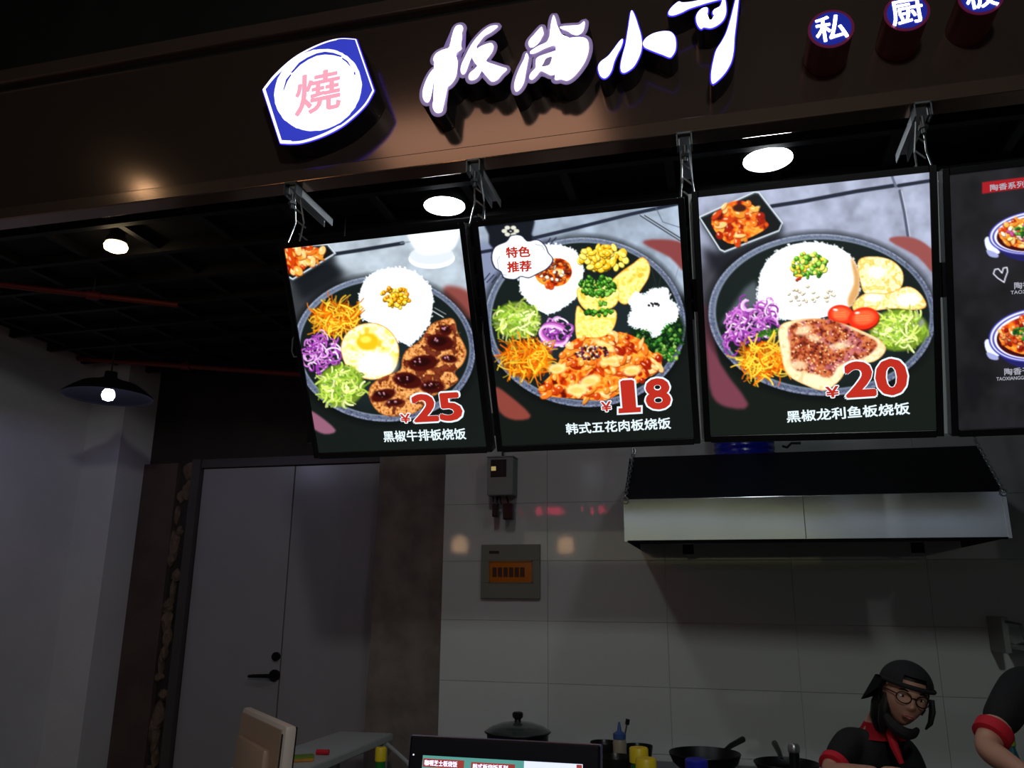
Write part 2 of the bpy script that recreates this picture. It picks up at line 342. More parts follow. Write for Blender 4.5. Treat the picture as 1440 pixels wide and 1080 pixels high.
def canvas2():
    c = Canvas(966, 1080, (26, 31, 28)); concrete(c, 640, (150, 162, 178), 2)
    c.poly([(0, 640), (150, 520), (966, 430), (966, 1080), (0, 1080)], (22, 27, 25), blur=18)
    c.poly([(0, 240), (260, 205), (400, 240), (180, 340), (60, 470), (0, 560)], (125, 134, 160), blur=12)
    c.poly([(62, 120), (252, 110), (248, 200), (275, 250), (100, 260), (78, 200)], (24, 28, 36), smooth=2, blur=3)
    c.line([(30, 272), (110, 258)], 13, (36, 42, 58)); c.line([(255, 214), (420, 175), (640, 120), (830, 78)], 14, (40, 46, 60))
    for k in range(6): c.ell(150+24*math.cos(k*PI/3)+14, 186+15*math.sin(k*PI/3), 11, 8, (205, 205, 190))
    c.ell(165, 187, 12, 8, (20, 22, 28)); c.ell(165, 187, 5, 3, (190, 190, 180))
    for dx in (0, 18): c.line([(682+dx, 124), (850+dx, 228)], 9, (70, 78, 90)); c.line([(682+dx, 121), (850+dx, 225)], 3, (180, 190, 200))
    c.line([(740, 90), (770, 150), (850, 175)], 3, (90, 98, 110))
    c.poly([(690, 232), (760, 218), (860, 240), (860, 345), (800, 290)], (128, 66, 66), smooth=3, blur=4)
    c.poly([(100, 805), (150, 830), (245, 918), (180, 935), (118, 900)], (130, 66, 58), smooth=3, blur=4)
    plate(c, 463, 548, 402, 336, .08)
    for i in range(6): c.line([(rnd(720, 850), rnd(310, 400)), (rnd(720, 850), rnd(400, 460))], 2, (70, 80, 84), op=.5)
    rice(c, [(200, 380), (212, 300), (262, 250), (335, 240), (410, 258), (448, 310), (450, 380), (430, 440), (370, 490), (310, 512), (250, 480), (210, 430)], (228, 236, 240), 4)
    kimchi(c, [(262, 350), (300, 310), (350, 292), (395, 310), (408, 355), (380, 395), (330, 405), (280, 390)], 21, 14)
    bits(c, 335, 345, 62, 45, [(150, 70, 40), (190, 110, 60), (120, 40, 25), (250, 240, 220)], 60, 7)
    bits(c, 535, 292, 98, 48, [(250, 200, 50), (240, 180, 30), (255, 225, 100)], 90, 14, (255, 245, 170))
    Y_ = [(225, 180, 60), (245, 215, 110), (255, 240, 165), (240, 200, 80), (250, 235, 150)]
    slab(c, [(690, 288), (718, 318), (716, 365), (690, 410), (650, 462), (605, 472), (560, 400), (600, 350), (650, 315)], 0, Y_, 24, 7, (190, 110, 30))
    slab(c, [(432, 410), (500, 395), (590, 400), (590, 470), (540, 500), (470, 500), (434, 460)], 0, Y_, 22, 8, (200, 150, 60))
    slab(c, [(428, 482), (480, 520), (575, 495), (586, 540), (560, 590), (500, 618), (430, 622)], 0, Y_, 22, 9, (200, 140, 50))
    bits(c, 508, 402, 72, 40, [(60, 130, 30), (95, 170, 50), (35, 90, 25), (140, 200, 80)], 80, 9, (170, 220, 120))
    bits(c, 520, 505, 60, 14, [(60, 130, 30), (35, 90, 25), (110, 180, 60)], 26, 8); bits(c, 530, 468, 22, 10, [(80, 150, 40), (120, 190, 70)], 10, 6)
    cabbage(c, 190, 538, 98, 76, 190); onionrings(c, 342, 590, 62, 48, 34)
    for q in range(3): c.line([(345+55*math.cos(a/8)-q*5, 585+38*math.sin(a/8+.3)+q*7) for a in range(0, 44)], 9, [(150, 70, 150), (200, 120, 195), (235, 190, 235)][q])
    carrots(c, 228, 692, 112, 88, 210, 1)
    c.ell(752, 580, 108, 100, (18, 40, 20), soft=16); shreds(c, 755, 590, 85, 85, [(40, 95, 35), (25, 70, 28), (60, 120, 45), (15, 45, 20)], 150, 40, 8)
    bits(c, 755, 600, 92, 90, [(30, 80, 30), (60, 130, 45), (110, 165, 70), (20, 50, 24)], 70, 8, (120, 170, 90)); bits(c, 800, 670, 40, 30, [(150, 190, 90), (60, 130, 45)], 20, 8)
    rice(c, [(662, 425), (700, 440), (735, 418), (792, 414), (798, 455), (832, 490), (826, 540), (782, 552), (760, 590), (738, 602), (715, 575), (655, 565), (634, 540), (650, 500), (640, 462)], (225, 235, 245), 5)
    bits(c, 735, 474, 24, 10, [(40, 40, 45)], 9, 4)
    kimchi(c, [(378, 655), (430, 610), (520, 605), (600, 585), (690, 620), (720, 660), (765, 690), (760, 740), (690, 780), (600, 830), (540, 858), (440, 852), (300, 838), (275, 808), (320, 760), (352, 710)], 31, 190)
    for x, y, a, b_ in ((350, 730, 36, 20), (480, 780, 42, 22), (650, 740, 36, 20), (560, 700, 44, 16), (430, 815, 44, 24), (540, 640, 50, 14)):
        c.ell(x, y, a, b_, (245, 220, 150), rnd(-.5, .5), soft=9, op=.9); c.ell(x, y+3, a*.6, b_*.5, (240, 180, 80), 0, soft=6, op=.6)
    bits(c, 485, 665, 70, 30, [(235, 215, 180), (70, 30, 20), (120, 50, 90)], 60, 5)
    # cloud badge
    C_ = [(92, 290), (105, 250), (150, 228), (168, 206), (205, 205), (232, 228), (270, 222), (300, 245), (312, 272), (330, 298), (310, 330), (270, 352), (235, 368), (205, 362), (180, 374), (140, 368), (128, 345), (104, 328)]
    c.poly([(162+(x-212)*1.045+50, y*1.045-12.5) for x, y in C_], (30, 32, 55), smooth=4); c.poly(C_, (240, 246, 252), smooth=4)
    c.line([(262, 238), (290, 244), (300, 262)], 2, (90, 90, 120)); c.line([(118, 345), (112, 300), (122, 285)], 2, (90, 90, 120)); c.line([(120, 345), (135, 358), (150, 360)], 2, (90, 90, 120))
    for a, b_ in (((238, 262, 0, 0)), ) if 0 else (): pass
    for x0, y0, x1, y1 in ((60, 378, 82, 352), (70, 388, 98, 358), (90, 388, 108, 366), (308, 236, 322, 214), (322, 238, 345, 212)): c.line([(x0, y0), (x1, y1)], 4, (36, 40, 62))
    return c
def canvas3():
    c = Canvas(972, 1080, (27, 34, 30)); concrete(c, 700, (152, 158, 178), 3)
    c.poly([(0, 420), (330, 320), (200, 520), (60, 700), (0, 760)], (70, 70, 78), blur=26); c.poly([(0, 760), (100, 560), (972, 540), (972, 1080), (0, 1080)], (24, 30, 26), blur=14)
    c.poly([(40, 350), (140, 370), (340, 300), (330, 350), (130, 470), (70, 430)], (34, 34, 42), blur=16)
    c.line([(300, 192), (420, 172), (620, 132), (765, 108)], 15, (38, 42, 56)); c.line([(785, 108), (915, 86)], 14, (38, 42, 56)); c.line([(755, 60), (775, 112)], 10, (95, 100, 120))
    c.line([(790, 128), (808, 210), (822, 300)], 11, (80, 84, 102)); c.line([(797, 128), (815, 210), (830, 300)], 4, (180, 186, 202))
    c.poly([(748, 318), (800, 302), (870, 318), (930, 370), (930, 450), (860, 380)], (140, 78, 76), smooth=3, blur=3)
    c.poly([(52, 560), (85, 640), (110, 780), (215, 935), (140, 945), (80, 900), (60, 760)], (112, 62, 76), smooth=3, blur=5)
    tray(c, [(32, 236), (236, 140), (252, 142), (340, 255), (328, 284), (125, 364), (108, 356)], [(76, 250), (120, 195), (175, 172), (232, 190), (262, 232), (288, 268), (220, 310), (150, 335), (100, 300)], 12)
    c.ell(180, 200, 26, 14, (60, 25, 15), soft=6)
    plate(c, 499, 602, 433, 306, .05)
    c.poly([(105, 640), (200, 500), (240, 470), (260, 560)], (120, 130, 140), blur=8, op=.6)
    rice(c, [(250, 520), (265, 430), (310, 370), (380, 336), (460, 328), (550, 345), (605, 385), (630, 440), (630, 520), (590, 575), (500, 610), (400, 622), (300, 605), (256, 565)], (215, 225, 240), 6)
    c.poly([(600, 380), (632, 440), (632, 520), (596, 575), (588, 540), (612, 480), (604, 420)], (190, 130, 60), smooth=3, blur=5, op=.8); bits(c, 450, 530, 90, 40, [(245, 235, 215), (235, 220, 190)], 26, 6)
    bits(c, 442, 412, 70, 50, [(90, 170, 40), (150, 210, 70), (250, 210, 60), (60, 130, 30), (225, 230, 110)], 110, 9, (230, 245, 170)); bits(c, 400, 465, 10, 5, [(190, 60, 30)], 3, 6)
    E_ = [(235, 200, 110), (250, 230, 160), (255, 245, 205), (225, 185, 90), (245, 220, 140)]
    slab(c, [(630, 395), (690, 380), (760, 395), (802, 440), (795, 500), (740, 525), (660, 525), (636, 470)], 0, E_, 20, 5, (200, 150, 70))
    slab(c, [(610, 560), (660, 520), (740, 520), (820, 495), (870, 520), (895, 570), (850, 586), (760, 580), (690, 588), (620, 592)], 0, E_, 20, 6, (205, 140, 60))
    c.ell(825, 545, 44, 24, (255, 252, 240), soft=12); c.ell(690, 540, 34, 14, (255, 252, 240), soft=10); c.ell(700, 440, 34, 24, (255, 252, 240), soft=16)
    cabbage(c, 788, 662, 120, 84, 230); onionrings(c, 222, 618, 92, 74, 95); shreds(c, 290, 668, 36, 14, [(50, 110, 30), (80, 150, 40)], 30, 22, 5)
    onionrings(c, 165, 690, 22, 40, 12); carrots(c, 272, 768, 100, 78, 210, 3)
    for x, y, a, b_, ro in ((562, 602, 50, 38, .1), (650, 616, 60, 42, -.15)):
        c.ell(x+3, y+6, a, b_, (110, 20, 10), ro, soft=5); c.ell(x, y, a, b_, (215, 50, 25), ro, soft=3); c.ell(x+2, y-2, a*.72, b_*.66, (232, 100, 60), ro, soft=10)
        for k in range(3): c.line([(x-a*.5, y-8+8*k), (x+a*.4, y-10+8*k)], 2, (250, 190, 120), op=.6)
        c.ell(x-a*.4, y-b_*.5, 9, 4, (255, 235, 225), ro, soft=3)
    P = [(328, 650), (380, 622), (470, 615), (560, 632), (640, 662), (715, 700), (736, 740), (690, 782), (600, 795), (560, 850), (505, 888), (440, 872), (360, 825), (335, 740)]
    bb, m = slab(c, P, 0, [(225, 190, 140), (250, 232, 195), (235, 205, 150)], 18, 9, (210, 160, 90))
    P2 = [(365, 650), (430, 622), (520, 620), (620, 665), (700, 705), (690, 740), (640, 770), (560, 790), (520, 840), (450, 820), (380, 800), (370, 720)]
    bb, m = c.poly(P2, (120, 45, 20), smooth=4, op=.0); c.noise(bb, boxblur(m, 4), [(70, 15, 12), (130, 40, 20), (170, 75, 40), (205, 120, 70), (110, 30, 22)], 16, 10, op=.9)
    c.noise(bb, boxblur(m, 4), [(170, 90, 110), (190, 120, 150)], 30, 13, op=.55, th=.68)
    for i in range(330):
        x, y = rnd(365, 700), rnd(622, 830); xi, yi = int(x-bb[0]), int(y-bb[1])
        if 0 <= yi < m.shape[0] and 0 <= xi < m.shape[1] and m[yi, xi] > .5: c.ell(x, y, 3.6, 2.4, random.choice([(250, 225, 180), (240, 205, 150), (60, 20, 15), (90, 25, 15)]), rnd(0, PI))
    for x, y, a, b_ in ((420, 660, 30, 18), (460, 690, 26, 12), (560, 720, 40, 14), (400, 790, 34, 16), (470, 850, 40, 18)): c.ell(x, y, a, b_, (248, 225, 185), rnd(-.4, .4), soft=14, op=.75)
    c.ell(875, 635, 12, 16, (120, 125, 135), .4, soft=6, op=.7)
    return c
O4 = (1325, 195); S4 = 2.7
def canvas4():
    c = Canvas(1010, 1200, (30, 29, 32)); bb = c._bb(0, 0, 1010, 1200); c.noise(bb, np.ones((1200, 1010)), [(24, 24, 28), (34, 33, 36), (40, 40, 46)], 120, 3)
    q = lambda x, y: ((x-O4[0])*S4, (y-O4[1])*S4)
    c.poly([q(1381, 256.5), q(1490, 243), q(1490, 258), q(1381, 272.5)], (150, 28, 36)); 
    for (cx, cy, rx, ry, sd) in ((1456, 327, 66, 31, 1), (1456, 471, 66, 38, 2), (1600, 318, 62, 30, 3), (1600, 462, 62, 36, 4)):
        x, y = q(cx, cy); rx *= S4; ry *= S4
        hx, hy = q(cx-70, cy+16)
        c.poly([(hx-4, hy-14), (hx+14, hy-26), (hx+52, hy+22), (hx+46, hy+38), (hx+8, hy+26)], (214, 218, 236), smooth=3); c.poly([(hx+4, hy+22), (hx+46, hy+38), (hx+44, hy+52), (hx+14, hy+46)], (150, 156, 200), smooth=3)
        c.ell(x+6, y+34, rx*.9, ry*.95, (38, 36, 92), 0); c.ell(x, y, rx, ry, (60, 62, 150), -.12); c.ell(x, y, rx*.965, ry*.95, (222, 224, 246), -.12); c.ell(x, y+2, rx*.925, ry*.9, (70, 70, 150), -.12)
        c.ell(x, y+2, rx*.88, ry*.85, (232, 232, 248), -.12); c.ell(x, y+4, rx*.83, ry*.79, (60, 14, 18), -.12)
        kimchi(c, [(x+rx*.78*math.cos(t), y+4+ry*.72*math.sin(t)) for t in np.linspace(0, 2*PI, 12, endpoint=False)], 40+sd, 90)
        bits(c, x-6, y, rx*.7, ry*.55, [(235, 190, 190), (205, 60, 90), (250, 230, 140), (190, 80, 140), (245, 240, 225)] if sd % 2 else [(245, 220, 180), (200, 90, 50), (150, 30, 20), (235, 150, 90)], 70, 9)
        bits(c, x-10, y-6, rx*.45, ry*.3, [(60, 140, 50), (110, 180, 70), (40, 100, 40)], 60, 6)
    H = [q(*p) for p in ((1412, 397), (1403, 391), (1397, 385), (1399, 379), (1404, 378), (1409, 384), (1411, 377), (1416, 376), (1417, 382), (1414, 390), (1412, 397))]
    c.line(H, 4, (225, 225, 240))
    return c
def homography(src, dst):
    A = []
    for (x, y), (u, v) in zip(src, dst):
        A.append([x, y, 1, 0, 0, 0, -u*x, -u*y, -u]); A.append([0, 0, 0, x, y, 1, -v*x, -v*y, -v])
    return np.linalg.svd(np.array(A))[2][-1].reshape(3, 3)
def print_mesh(name, canvas, quad, w_, h_, NX, NY, yoff):
    """flat grid in the box's own x-z plane, colours taken from the painted print"""
    Hm = homography([(0, 0), (1, 0), (1, 1), (0, 1)], quad)
    img = canvas.a; img = boxblur(img.transpose(2, 0, 1).reshape(-1, canvas.W).reshape(3, canvas.H, canvas.W)[0], 1)[..., None] if 0 else img
    ch = [boxblur(img[..., k], 1) for k in range(3)]; img = np.stack(ch, -1)
    v, u = np.meshgrid(np.linspace(0, 1, NY+1), np.linspace(0, 1, NX+1), indexing='ij')
    p = np.stack([u.ravel(), v.ravel(), np.ones(u.size)]); q = Hm @ p; X = np.clip(q[0]/q[2], 0, canvas.W-1.01); Y = np.clip(q[1]/q[2], 0, canvas.H-1.01)
    xi, yi = X.astype(int), Y.astype(int); fx, fy = (X-xi)[:, None], (Y-yi)[:, None]
    col = (img[yi, xi]*(1-fx)+img[yi, xi+1]*fx)*(1-fy)+(img[yi+1, xi]*(1-fx)+img[yi+1, xi+1]*fx)*fy
    col = np.clip((col/255-.045)*1.1, 0, 1); col = np.where(col <= .04045, col/12.92, ((col+.055)/1.055)**2.4)
    co = np.stack([(u.ravel()-.5)*w_, np.full(u.size, yoff), (.5-v.ravel())*h_], 1)
    me = bpy.data.meshes.new(name); nv = co.shape[0]; me.vertices.add(nv); me.vertices.foreach_set('co', co.ravel().astype(np.float32))
    a = (np.arange(NY)[:, None]*(NX+1)+np.arange(NX)[None]).ravel(); quads = np.stack([a, a+NX+1, a+NX+2, a+1], 1)
    n = len(quads); me.loops.add(n*4); me.loops.foreach_set('vertex_index', quads.ravel().astype(np.int32))
    me.polygons.add(n); me.polygons.foreach_set('loop_start', (np.arange(n)*4).astype(np.int32))
    me.update(calc_edges=True); me.validate()
    at = me.color_attributes.new('print', 'FLOAT_COLOR', 'POINT'); at.data.foreach_set('color', np.concatenate([col, np.ones((nv, 1))], 1).astype(np.float32).ravel())
    return me
# ------------------------------------------------------------------ materials
M = {}
M['tile'] = mat('glazed_tile', (196, 200, 197), .05)
M['grout'] = mat('grout', (190, 190, 186), .9)
M['plaster'] = mat('white_plaster', (205, 203, 206), .85, noise=.05, nscale=3, bump=.15, bscale=25)
M['darkwall'] = mat('sooty_wall', (46, 38, 36), .9, noise=.35, nscale=4, bump=.3, bscale=20)
M['brownwall'] = mat('brown_wall', (84, 66, 62), .9, noise=.2, nscale=5, bump=.3, bscale=20)
M['concrete'] = mat('bare_concrete', (116, 106, 98), .9, noise=.28, nscale=7, bump=.5, bscale=18)
M['mortar'] = mat('rough_mortar', (104, 84, 70), .95, noise=.4, nscale=14, bump=1, bscale=40)
M['black'] = mat('black_ceiling_paint', (12, 10, 11), .8, noise=.3, nscale=3)
M['joist'] = mat('dark_joist_paint', (13, 12, 15), .6, noise=.2, nscale=6)
M['floor'] = mat('grey_floor', (95, 92, 90), .5, noise=.2, nscale=4)
M['door'] = mat('grey_painted_door', (150, 147, 150), .32, noise=.04, nscale=3)
M['doorframe'] = mat('dark_door_frame', (70, 62, 62), .5, noise=.1)
M['handle'] = mat('dark_bronze', (40, 36, 38), .3, metal=.8)
M['fascia'] = mat('brown_glossy_panel', (150, 124, 112), .145, metal=.85, noise=0)
M['fascia_rail'] = mat('brown_rail', (158, 130, 116), .16, metal=.8, noise=0)
M['letterside'] = mat('black_letter_return', (14, 15, 26), .35)
M['lav'] = mat('lavender_acrylic', (150, 128, 165), .3, emit=.30, ecol=(170, 150, 215))
M['face'] = mat('lit_white_acrylic', (240, 240, 255), .3, emit=1.5, ecol=(248, 246, 255))
M['bluerim'] = mat('blue_lit_rim', (40, 30, 180), .3, emit=1.0, ecol=(56, 44, 214))
M['bluefield'] = mat('blue_lit_field', (30, 40, 160), .3, emit=.9, ecol=(52, 62, 190))
M['pink'] = mat('pink_lit_print', (6, 4, 5), .6, emit=1, ecol=(255, 172, 192), spec=0)
M['redglow'] = mat('red_drum', (40, 5, 12), .5, emit=.03, ecol=(80, 6, 20))
M['redrim'] = mat('red_lit_rim', (120, 20, 60), .4, emit=.5, ecol=(70, 12, 50))
M['discblue'] = mat('deep_blue_lit_disc', (20, 30, 130), .3, emit=.8, ecol=(26, 38, 140))
M['frame'] = mat('black_box_frame', (14, 13, 18), .28)
M['steel'] = mat('galvanised_steel', (176, 180, 182), .3, metal=.9, noise=.12, nscale=5, bump=.03, bscale=6)
M['lip_steel'] = mat('hood_lip_steel', (214, 220, 220), .20, metal=.8, noise=.10, nscale=4, bump=.03, bscale=6)
M['galv'] = mat('galvanised_channel', (232, 236, 240), .32, metal=.3)
M['steel2'] = mat('dull_steel', (120, 124, 128), .35, metal=.85, noise=.15, nscale=9)
M['canopy'] = mat('black_hood_canopy', (10, 11, 16), .45)
M['under'] = mat('hood_inside', (18, 17, 18), .8)
M['bluepl'] = mat('blue_plastic', (14, 24, 150), .25, noise=.1)
M['black_pl'] = mat('black_plastic', (16, 16, 20), .35)
M['meter'] = mat('grey_meter_case', (128, 134, 130), .45)
M['panel'] = mat('grey_green_panel', (118, 122, 108), .5)
M['amber'] = mat('amber_window', (190, 104, 16), .15, alpha=1)
M['white_pl'] = mat('cream_white_plastic', (222, 205, 198), .35)
M['tan'] = mat('beige_plastic_back', (178, 146, 124), .4)
M['board'] = mat('white_laminate', (176, 182, 180), .4, noise=.04)
M['greenb'] = mat('green_bottle', (20, 110, 40), .2, noise=.1)
M['yellow'] = mat('yellow_cap', (226, 196, 30), .4)
M['bluecap'] = mat('blue_cap', (24, 34, 170), .35)
M['beige'] = mat('beige_squeeze_bottle', (150, 140, 120), .35)
M['iron'] = mat('black_iron_pan', (16, 15, 18), .4, metal=.3)
M['glass'] = mat('smoked_glass_lid', (130, 150, 145), .06, trans=.85)
M['skin'] = mat('skin', (192, 142, 120), .5, noise=.04, nscale=20)
M['lip'] = mat('lips', (176, 104, 94), .45)
M['hair'] = mat('black_hair', (16, 12, 12), .45, noise=.3, nscale=60, stretch=(1, 1, .2))
M['cloth'] = mat('black_cotton', (15, 14, 18), .85, noise=.2, nscale=80, bump=.3, bscale=200)
M['red'] = mat('red_trim_cloth', (205, 22, 44), .8)
M['trouser'] = mat('dark_trousers', (24, 26, 34), .85)
M['eyew'] = mat('eye_white', (225, 220, 215), .25)
M['eyeb'] = mat('eye_iris', (30, 20, 16), .15)
M['spec'] = mat('dark_glasses_frame', (26, 20, 22), .3)
M['shoe'] = mat('black_shoe', (18, 18, 18), .5)
M['pipe'] = mat('red_sprinkler_pipe', (130, 40, 30), .5)
M['txtw'] = mat('white_print', (6, 6, 6), .6, spec=0, emit=1.15, ecol=(225, 240, 245))
M['txtr'] = mat('red_print', (6, 4, 4), .6, spec=0, emit=.9, ecol=(205, 52, 38))
M['txtg'] = mat('pale_print', (6, 6, 6), .6, spec=0, emit=.7, ecol=(205, 205, 220))
M['downlight'] = mat('lit_diffuser', (255, 255, 255), .4, emit=52, ecol=(240, 248, 255))
M['warmlamp'] = mat('warm_bulb', (255, 240, 210), .4, emit=9, ecol=(255, 226, 176))
M['coolbulb'] = mat('cool_bulb', (235, 235, 255), .4, emit=62, ecol=(206, 204, 255))
M['basket'] = mat('lit_basket_lamp', (255, 210, 150), .4, emit=7, ecol=(255, 205, 150))
M['led'] = mat('red_led', (255, 20, 60), .4, emit=16, ecol=(255, 30, 90))
M['lampcase'] = mat('lamp_case', (60, 60, 64), .4)
def print_mat(name, s=1.0):
    m = bpy.data.materials.new(name); m.use_nodes = True; nt = m.node_tree; b = nt.nodes['Principled BSDF']
    a = nt.nodes.new('ShaderNodeAttribute'); a.attribute_name = 'print'
    b.inputs['Base Color'].default_value = (.02, .02, .02, 1); b.inputs['Roughness'].default_value = .35
    nt.links.new(a.outputs['Color'], b.inputs['Emission Color']); b.inputs['Emission Strength'].default_value = s
    m.cycles.emission_sampling = 'NONE'
    return m
M['print'] = print_mat('backlit_print', 1.3)

# ------------------------------------------------------------------ setting
def struct(name, m, *boxes, kind='structure'):
    mb = MB()
    for b in boxes: mb.box(*b)
    return tag(mb.build(name, m), kind=kind)
floor = struct('floor', M['floor'], (-7, 4.2, -3, 5.4, -.06, 0))
ceil = struct('ceiling', M['black'], (-7, 3.3, 2.36, 5.2, 3.1, 3.16))
mall = struct('ceiling_mall', M['black'], (-8, 5, -4, 6, 4.7, 4.76)); mall.name = 'ceiling'
for k in range(9): boxo('joist', M['joist'], ceil, -6.9, 3.25, 2.5+.28*k, 2.53+.28*k, 3.05, 3.1)
for k in range(26): boxo('cross_joist', M['joist'], ceil, -6.4+.37*k, -6.37+.37*k, 2.4, 4.9, 3.065, 3.1)
wb = struct('wall_back', M['grout'], (-1.439, 3.3, 4.202, 4.6, 0, 3.1))
tm = bpy.data.meshes.new('tile')
T_ = MB().box(0, .5988, 0, .009, 0, .2985, bev=.0007); T_.bm.to_mesh(tm); tm.materials.append(M['tile']); T_.bm.free()
tn = bpy.data.meshes.new('tile_cut')
T_ = MB().box(0, .5715, 0, .009, 0, .2985, bev=.0007); T_.bm.to_mesh(tn); tn.materials.append(M['tile']); T_.bm.free()
for j in range(10):
    for i in range(8):
        t = bpy.data.objects.new('tile', tn if i == 0 else tm); scene.collection.objects.link(t); t.parent = wb
        t.location = (-1.439 if i == 0 else -.867+.6*(i-1)+.001, 4.194+rnd(-.0006, .0006), -.015+.3*j+.002+(.02 if j == 0 else 0)*0)
        t.rotation_euler = (rnd(-.0016, .0016), 0, rnd(-.0016, .0016))
wl = struct('wall_left', M['plaster'], (-4.1, -3.95, .5, 4.317, 0, 3.1), (-4.1, -3.68, 4.317, 4.75, 0, 3.1))
struct('wall_rear', M['darkwall'], (-3.68, -1.439, 4.62, 4.75, 2.43, 3.1), (-3.68, -3.30, 4.60, 4.75, 0, 2.43), (-3.30, -1.88, 4.73, 4.76, 0, 2.44))
struct('wall_right', M['plaster'], (3.3, 3.4, 2.4, 4.8, 0, 3.1))
# jamb beside the door with rough mortar lumps
jb = struct('trim_1', M['brownwall'], (-3.678, -3.42, 4.565, 4.6, 0, 2.44))
for k in range(26):
    zz = .08+.092*k+rnd(-.03, .03)
    sx_, sz_ = rnd(.018, .05), rnd(.03, .10)
    b2 = bmesh.new(); bmesh.ops.create_icosphere(b2, subdivisions=2, radius=1)
    for v in b2.verts: v.co = Vector((v.co.x*sx_*(1+rnd(-.3, .3)), v.co.y*.026*(1+rnd(-.3, .3)), v.co.z*sz_*(1+rnd(-.3, .3))))
    mbx = MB(); mbx.add(b2, Matrix.Translation((-3.375+rnd(-.035, .035), 4.59, zz))); mbx.build('mortar_lump', M['mortar'], jb)
struct('trim_2', M['doorframe'], (-3.31, -3.25, 4.56, 4.64, 0, 2.46), (-3.25, -1.888, 4.575, 4.64, 2.405, 2.46))
dr = tag(empty('door_1', (-2.57, 4.62, 0)), kind='structure')
for (xa, xb) in ((-3.247, -2.589), (-2.581, -1.889)):
    lf = boxo('door_leaf', M['door'], dr, xa+2.57, xb+2.57, -.02, .02, .01, 2.40, bev=.003)
    if xa < -3:
        mb = MB(); hp = PY(385, 950, 4.585); hx, hz = hp[0]+2.57, hp[2]
        mb.cyl((hx, -.02, hz), (hx, -.035, hz), .034, n=24); mb.cyl((hx, -.03, hz), (hx, -.07, hz), .012)
        mb.tube([(hx, -.07, hz), (hx-.03, -.073, hz), (hx-.12, -.07, hz-.003), (hx-.15, -.066, hz-.006)], [.012, .012, .010, .008], 10)
        mb.build('door_handle', M['handle'], lf, smooth=True)
        hz2 = PY(385, 923, 4.6)[2]; MB().cyl((hx, -.02, hz2), (hx, -.034, hz2), .026, n=24).cyl((hx, -.03, hz2), (hx, -.038, hz2), .012).build('lock_cylinder', M['handle'], lf, smooth=True)
pl = MB()
b2 = bmesh.new(); bmesh.ops.create_cube(b2, size=1); bmesh.ops.subdivide_edges(b2, edges=b2.edges[:], cuts=10, use_grid_fill=True)
for v in b2.verts:
    e = .012 if abs(v.co.x) > .45 else .003
    v.co = Vector((-1.664+v.co.x*.444+(rnd(-e, e) if v.co.x < 0 else 0), 4.45+v.co.y*.30+rnd(-.003, .003), 1.55+v.co.z*3.1))
pl.add(b2); tag(pl.build('wall_pillar', M['concrete']), kind='structure')

# sprinkler pipes under the ceiling
def pipe(p0, p1, r_, label):
    t = empty('sprinkler_pipe', p0); v = Vector(p1)-Vector(p0)
    MB().cyl((0, 0, 0), v, r_, n=14).build('pipe_run', M['pipe'], t, smooth=True)
    for k in (.18, .62):
        c = v*k; MB().cyl(c-v.normalized()*.03, c+v.normalized()*.03, r_*1.5, n=14).build('coupling', M['pipe'], t, smooth=True)
        MB().cyl(c, (c.x, c.y, 3.09-p0[2]), .006, n=8).build('hanger_rod', M['steel2'], t)
    tag(t, label, 'pipe', 'sprinkler pipes')
pipe(PY(-60, 492, 4.02), PY(470, 530, 4.42), .016, 'thin red sprinkler pipe running just above the white wall and grey door')
pipe(PZ(-80, 391, 3.0), PZ(250, 429, 3.0), .014, 'thin red sprinkler pipe between the warm bulb and the dark pendant lamp')

# ------------------------------------------------------------------ fascia
YF = 2.3
fa = tag(empty('sign_fascia', (0, YF, 3.0)), 'long glossy brown fascia board carrying the lit shop sign', 'sign board')
boxo('panel', M['fascia'], fa, -6.5, 3.3, 0, .05, .05, .60)
boxo('bottom_rail', M['fascia_rail'], fa, -6.5, 3.3, -.02, .06, 0, .052, bev=.004)
boxo('top_rail', M['fascia_rail'], fa, -6.5, 3.3, -.035, .06, .62, .68, bev=.004)
boxo('shadow_gap', M['black'], fa, -6.5, 3.3, .012, .05, .598, .622)
boxo('upper_panel', M['joist'], fa, -6.5, 3.3, .03, .06, .68, 1.6)
def letter(label, strokes, o, sc, depth=.09, tray='lav', rim=.010, rimo=None, group='lit letters of the shop sign', halo=None):
    Pm = [smooth_poly(s_, 5) for s_ in strokes]
    W_ = []
    for P in Pm:
        q = []
        for x, y in P:
            v = PY(o[0]+x/sc, o[1]+y/sc, YF-depth); q.append((v[0], v[2]))
        W_.append(np.array(q))
    c = np.concatenate(W_).mean(0); t = empty('sign_letter', (c[0], YF-.002, c[1]))
    fn = lambda x, y, d_: Vector((x-c[0], -d_, y-c[1]))
    mb = MB(); [mb.prism(dilate(P, rim), fn, 0.0, depth-.004) for P in W_]; mb.build('letter_box', M['letterside'], t)
    mb = MB(); [mb.prism(dilate(P, rim), fn, depth-.0038, depth-.001) for P in W_]; mb.build('rim_face', M[tray], t)
    if halo:
        mb = MB(); [mb.prism(dilate(P, rim+.003), fn, depth-.008, depth-.0042) for P in W_]; mb.build('blue_edge', M['bluerim'], t)
    mb = MB(); [mb.prism(P, fn, depth-.0006, depth+.003) for P in W_]; mb.build('lit_face', M['face'], t)
    tag(t, label, 'sign letter', group); return t, c, fn
